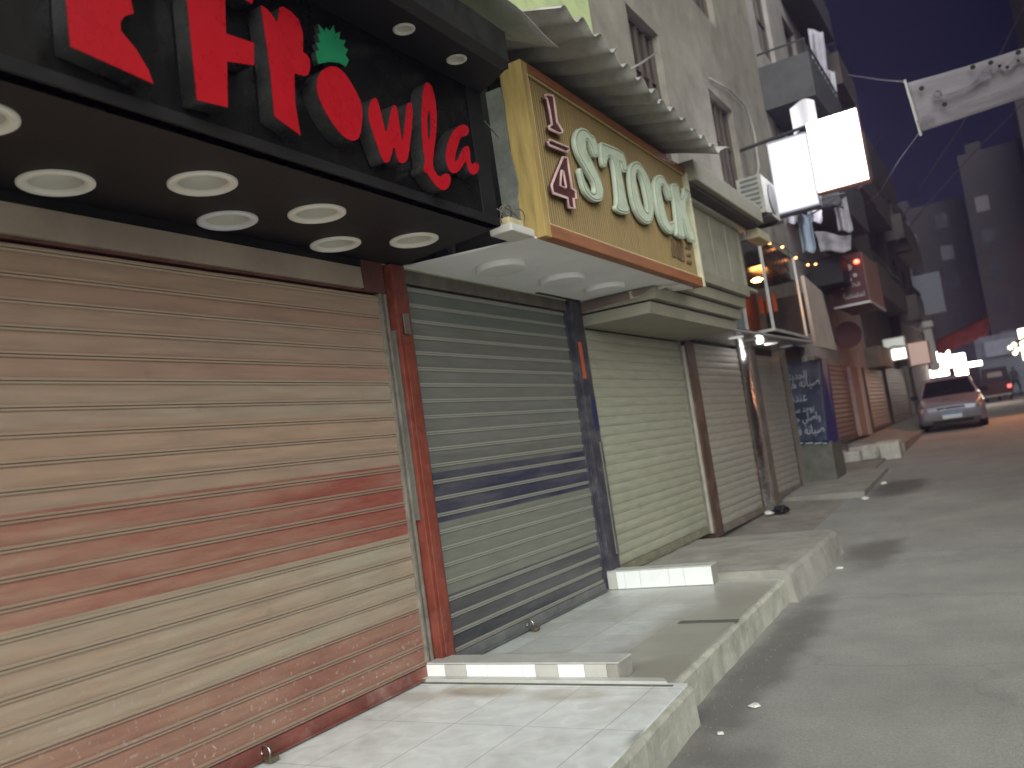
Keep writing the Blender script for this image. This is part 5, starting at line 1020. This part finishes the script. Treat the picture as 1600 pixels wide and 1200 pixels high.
# ------------------------------------------------------------------ vehicles
def loft(b, secs):
    """closed sections, equal point counts"""
    R_ = [[b.bm.verts.new(p) for p in s_] for s_ in secs]; n = len(R_[0])
    for A, B in zip(R_, R_[1:]):
        for k in range(n): b.bm.faces.new((A[k], A[(k + 1) % n], B[(k + 1) % n], B[k]))
    b.bm.faces.new(R_[0][::-1]); b.bm.faces.new(R_[-1])
def make_car(label, loc, paint, rot=0.):
    """saloon, front facing -Y; local origin at the middle of the front, on the ground"""
    t = thing('parked_car', label, 'car', (0, 0, 0))
    def sec(y, zb, zm, zt, wb, wm, wt):
        h = [(-wb, zb), (-wm, zb + .06), (-wm, zm), (-wt, zt), (-wt * .5, zt + .015), (wt * .5, zt + .015), (wt, zt), (wm, zm), (wm, zb + .06), (wb, zb)]
        return [(x, y, z) for x, z in h]
    b = MB(); loft(b, [sec(0, .30, .50, .56, .58, .66, .56), sec(.06, .22, .54, .68, .70, .76, .62), sec(.22, .19, .60, .76, .76, .82, .70), sec(.6, .18, .66, .82, .78, .84, .74), sec(1.1, .18, .72, .90, .80, .85, .76), sec(1.25, .18, .74, .92, .80, .85, .78), sec(2.4, .18, .76, .93, .80, .86, .80), sec(3.5, .18, .76, .93, .80, .85, .78), sec(4.05, .22, .72, .92, .78, .82, .72), sec(4.2, .32, .66, .80, .7, .74, .62)])
    o = b.build('body', paint, t); md = o.modifiers.new('bevel', 'BEVEL'); md.width = .03; md.segments = 2; md.limit_method = 'ANGLE'
    b = MB(); loft(b, [sec(1.95, .925, 1.25, 1.34, .70, .66, .54), sec(2.3, .93, 1.36, 1.42, .70, .66, .56), sec(3.0, .93, 1.34, 1.41, .70, .66, .56), sec(3.35, .93, 1.22, 1.30, .70, .65, .52)]); o = b.build('roof', paint, t); md = o.modifiers.new('bevel', 'BEVEL'); md.width = .03; md.segments = 2; md.limit_method = 'ANGLE'
    gl = mat('car_glass', (.012, .014, .018), .06, var=.1, bump=0, spec=.8)
    b = MB(); b.hexa([(-.70, 1.22, .925), (.70, 1.22, .925), (.68, 1.97, .93), (-.68, 1.97, .93), (-.56, 1.90, 1.36), (.56, 1.90, 1.36), (.55, 1.97, 1.37), (-.55, 1.97, 1.37)]); b.build('windscreen', gl, t)
    for s in (-1, 1):
        b = MB(); b.hexa([(s * .70, 1.9, .95), (s * .712, 1.9, .95), (s * .712, 3.3, .95), (s * .70, 3.3, .95), (s * .60, 2.05, 1.33), (s * .64, 2.05, 1.30), (s * .64, 3.1, 1.30), (s * .6, 3.1, 1.33)]); b.build('side_window', gl, t)
        b = MB(); b.tube([(s * .73, 1.24, .93), (s * .58, 1.9, 1.37)], .028, 6); b.build('pillar', paint, t)
        b = MB(); b.box((s * .80, 1.40, .90), (s * 1.0, 1.50, 1.04), .025); b.build('mirror', rubber, t)
        b = MB(); b.hexa([(s * .38, .035, .545), (s * .70, .10, .53), (s * .74, .22, .54), (s * .38, .12, .56), (s * .40, .07, .66), (s * .66, .13, .66), (s * .72, .26, .68), (s * .40, .16, .69)]); hl = b.build('headlight', mat('headlight', (.75, .73, .72), .12, var=.1, metal=.4), t)
        b = MB(); b.box((s * .66, .06, .545), (s * .74, .12, .66), .01); b.build('indicator', mat('amber_lens', (.8, .35, .06), .25), hl)
        for y in (.75, 3.35):
            b = MB(); b.lathe((s * .74, y, .30), [(.17, -.1), (.29, -.1), (.30, -.06), (.30, .06), (.29, .1), (.17, .1)], 28, Matrix(((0, 0, 1), (1, 0, 0), (0, 1, 0)))); w = b.build('wheel', rubber, t, smooth=True)
            b = MB(); b.lathe((s * .78, y, .30), [(0, .055 * s), (.08, .06 * s), (.17, .04 * s), (.17, -.04 * s)], 20, Matrix(((0, 0, 1), (1, 0, 0), (0, 1, 0)))); b.build('rim', mat('rim_grey', (.35, .35, .36), .35, metal=.8), w, smooth=True)
    b = MB(); b.box((-.34, .01, .56), (.34, .06, .65), .01); b.build('grille', rubber, t)
    b = MB(); b.box((-.72, -.06, .30), (.72, .10, .50), .05); b.build('bumper', mat('bumper_grey', (.20, .19, .20), .5, var=.2), t)
    b = MB(); b.box((-.5, -.065, .22), (.5, -.02, .30), .01); b.build('air_intake', rubber, t)
    b = MB(); b.box((-.24, -.085, .34), (.24, -.066, .50), .004); pl = b.build('number_plate', mat('plate_white', (.75, .78, .78), .35, var=.05), t)
    b = MB(); b.box((-.235, -.089, .45), (.235, -.0855, .496)); b.build('plate_band', mat('plate_blue', (.07, .25, .52), .4, var=.05), pl)
    b = MB(); b.tube([(-.5, 1.27, .96), (.1, 1.42, 1.06)], .01, 5); b.build('wiper', rubber, t)
    t.location = loc; t.rotation_euler = (math.atan(.03), 0, rot); return t
car = make_car('silver grey saloon car parked facing the camera at the left kerb', (1.92, 26.0, gz(26.0) + .0), mat('car_paint', (.27, .26, .32), .3, metal=.25, var=.1, scale=3, bump=0, coat=.5), math.radians(3))
# rear of a dark red three-wheeler beyond it
t = thing('three_wheeler', 'dark red three wheeled taxi driving away beyond the silver car', 'three wheeler', (2.75, 50, gz(50)))
tx, ty, tz = 2.75, 50, gz(50)
tp = mat('taxi_red', (.05, .012, .012), .45, var=.3)
b = MB(); b.hexa([(tx - .66, ty, tz + .30), (tx + .66, ty, tz + .30), (tx + .62, ty + 2.2, tz + .3), (tx - .62, ty + 2.2, tz + .3), (tx - .64, ty - .02, tz + .95), (tx + .64, ty - .02, tz + .95), (tx + .6, ty + 1.6, tz + .95), (tx - .6, ty + 1.6, tz + .95)]); b.build('body', tp, t)
b = MB(); b.hexa([(tx - .64, ty - .01, tz + .951), (tx + .64, ty - .01, tz + .951), (tx + .6, ty + 1.7, tz + .951), (tx - .6, ty + 1.7, tz + .951), (tx - .56, ty + .12, tz + 1.72), (tx + .56, ty + .12, tz + 1.72), (tx + .54, ty + 1.6, tz + 1.72), (tx - .54, ty + 1.6, tz + 1.72)]); b.build('hood', mat('taxi_hood', (.03, .022, .024), .7, var=.3), t)
b = MB(); b.hexa([(tx - .34, ty + .005, tz + 1.24), (tx + .34, ty + .005, tz + 1.24), (tx + .34, ty + .03, tz + 1.24), (tx - .34, ty + .03, tz + 1.24), (tx - .32, ty + .045, tz + 1.5), (tx + .32, ty + .045, tz + 1.5), (tx + .32, ty + .07, tz + 1.5), (tx - .32, ty + .07, tz + 1.5)]); b.build('rear_window', mat('milky_window', (.22, .2, .21), .4), t)
for s in (-1, 1):
    b = MB(); b.box((tx + s * .56 - .09, ty - .05, tz + .62), (tx + s * .56 + .09, ty - .01, tz + .78), .01); b.build('tail_light', lamp_mat('tail_red', (1, .05, .04), .7) if s > 0 else mat('tail_off', (.2, .02, .02), .3), t)
    b = MB(); b.lathe((tx + s * .55, ty + .35, tz + .24), [(0, -.06), (.2, -.06), (.24, -.03), (.24, .03), (.2, .06), (0, .06)], 20, Matrix(((0, 0, 1), (1, 0, 0), (0, 1, 0)))); b.build('wheel', rubber, t)
b = MB(); b.lathe((tx, ty + 2.45, tz + .24), [(0, -.06), (.2, -.06), (.24, 0), (.2, .06), (0, .06)], 20, Matrix(((0, 0, 1), (1, 0, 0), (0, 1, 0)))); b.build('wheel', rubber, t)
b = MB(); b.box((tx - .6, ty - .04, tz + .26), (tx + .6, ty + .02, tz + .34), .01); b.build('rear_bumper', mat('pale_bumper', (.5, .48, .45), .5), t)

# ------------------------------------------------------------------ people far down the street
def person(label, loc, top, legs, rot=0., step=.12):
    P = [(0, 0, .93), (0, 0, 1.12), (0, 0, 1.36), (0, 0, 1.48), (0, -.02, 1.60), (0, -.01, 1.70), (-.10, 0, .86), (-.12, -step, .48), (-.12, -step * .6, .08), (-.12, -step * .6 - .14, .03), (.10, 0, .86), (.12, step, .48), (.12, step * 1.5, .09), (.12, step * 1.5 - .14, .03), (-.19, 0, 1.38), (-.25, .03, 1.10), (-.24, -.10, .86), (.19, 0, 1.38), (.25, .04, 1.10), (.24, -.06, .84)]
    Ed = [(0, 1), (1, 2), (2, 3), (3, 4), (4, 5), (0, 6), (6, 7), (7, 8), (8, 9), (0, 10), (10, 11), (11, 12), (12, 13), (2, 14), (14, 15), (15, 16), (2, 17), (17, 18), (18, 19)]
    Rd = [.15, .14, .15, .06, .085, .08, .09, .065, .045, .045, .09, .065, .045, .045, .06, .045, .035, .06, .045, .035]
    me = bpy.data.meshes.new('body'); me.from_pydata(P, Ed, []); o = bpy.data.objects.new('person', me); COL.objects.link(o)
    sk = o.modifiers.new('skin', 'SKIN'); sk.use_smooth_shade = True
    for i, v in enumerate(me.skin_vertices[0].data): v.radius = (Rd[i], Rd[i] * (.75 if i in (0, 1, 2) else 1)); v.use_root = i == 0
    o.modifiers.new('sub', 'SUBSURF').levels = 1; o.modifiers['sub'].render_levels = 1
    dg = bpy.context.evaluated_depsgraph_get(); m2 = bpy.data.meshes.new_from_object(o.evaluated_get(dg)); o.modifiers.clear(); o.data = m2; m2.name = 'person'
    for mm in (top, legs, mat('skin', (.30, .19, .13), .6, var=.1), mat('hair', (.02, .015, .012), .7)): m2.materials.append(mm)
    for p in m2.polygons:
        c = p.center; p.use_smooth = True
        p.material_index = 3 if c.z > 1.69 or (c.z > 1.6 and c.y > .02) else 2 if c.z > 1.47 or (abs(c.x) > .2 and c.z < .98) else 0 if c.z > .9 else 1
    o.location = loc; o.rotation_euler.z = rot
    return tag(o, label, 'person')
person('person in dark clothes standing at the far right of the street', (3.05, 57, gz(57)), mat('dark_shirt', (.03, .03, .035), .8), mat('dark_trousers', (.025, .025, .03), .8), .4)
person('person in grey shirt walking at the right edge of the street', (3.62, 60, gz(60)), mat('grey_shirt', (.16, .18, .2), .8), mat('dark_trousers', ()), 2.6, .2)

# ------------------------------------------------------------------ litter
def crumple(name, label, cat, x, y, z, s, m, seed, flat=.5):
    b = MB(); bmesh.ops.create_icosphere(b.bm, subdivisions=3, radius=s)
    for v in b.bm.verts:
        n_ = noise.noise(v.co * (2.2 / s) * .6 + Vector((seed, 0, 0))); v.co *= 1 + .45 * n_; v.co.z = max(-s * .35, v.co.z * flat); v.co += Vector((x, y, z + s * .35))
    return tag(base_of(b.build(name, m)), label, cat)
paper = mat('paper', (.7, .68, .62), .8, var=.1)
crumple('paper_scrap', 'white paper scrap on the road beside the concrete slab', 'litter', 1.72, 8.75, .0, .035, paper, 1, .3)
crumple('paper_scrap', 'crumpled pale scrap on the road by the nearest kerb end', 'litter', 1.98, 4.62, .0, .03, paper, 2, .3)
crumple('paper_scrap', 'tiny pale scrap on the road close to the nearest kerb', 'litter', 1.92, 4.2, .0, .018, paper, 3, .3)
crumple('paper_scrap', 'pale scrap at the edge of the damp patch by the far slab', 'litter', 1.30, 13.6, gz(13.6), .05, paper, 4)
crumple('paper_scrap', 'white scrap beyond the damp patch near the far slab', 'litter', 1.36, 15.3, gz(15.3), .05, paper, 9)
crumple('black_bag', 'small black plastic bag lying at the foot of the mirrored column', 'bag', .30, 12.55, .2, .11, mat('black_plastic', (.01, .01, .01), .35), 5, .6)
crumple('paper_scrap', 'white rag beside the black bag under the mirrored column', 'litter', .17, 12.4, .205, .06, paper, 6)
b = MB()
for k in range(700):
    y = random.uniform(1.5, 15); e = 1.98 - .05 * y if y < 4.3 else 1.66 if y < 7.3 else 1.7 if y < 9.7 else 1.1
    x = e + .03 + abs(random.gauss(0, .22)) + (random.random() < .15) * random.uniform(0, 2.5); r_ = random.uniform(.002, .006)
    q = [Vector((x, y, gz(y))) + Vector((math.cos(a_) * r_, math.sin(a_) * r_ * random.uniform(.6, 1), 0)) for a_ in (0, 1.6, 3.1, 4.7)]
    b.hexa(q + [v * .55 + Vector((x, y, gz(y) + r_ * 1.2)) * .45 for v in q])
tag(b.build('road_grit', mat('grit', (.22, .2, .17), .9, var=.4, scale=30)), 'loose grit and pebbles scattered along the foot of the kerb', 'grit', kind='stuff')

# ------------------------------------------------------------------ night haze
hz = bpy.data.materials.new('haze'); hz.use_nodes = True; tn = hz.node_tree
tn.nodes.remove(tn.nodes['Principled BSDF']); pv = tn.nodes.new('ShaderNodeVolumePrincipled'); pv.inputs['Color'].default_value = (.46, .40, .80, 1); pv.inputs['Density'].default_value = .0029; pv.inputs['Anisotropy'].default_value = .3
tn.links.new(pv.outputs[0], tn.nodes['Material Output'].inputs['Volume'])
b = MB(); b.box((-40, -30, -1.5), (60, 130, 28.5)); tag(b.build('haze', hz), kind='stuff')
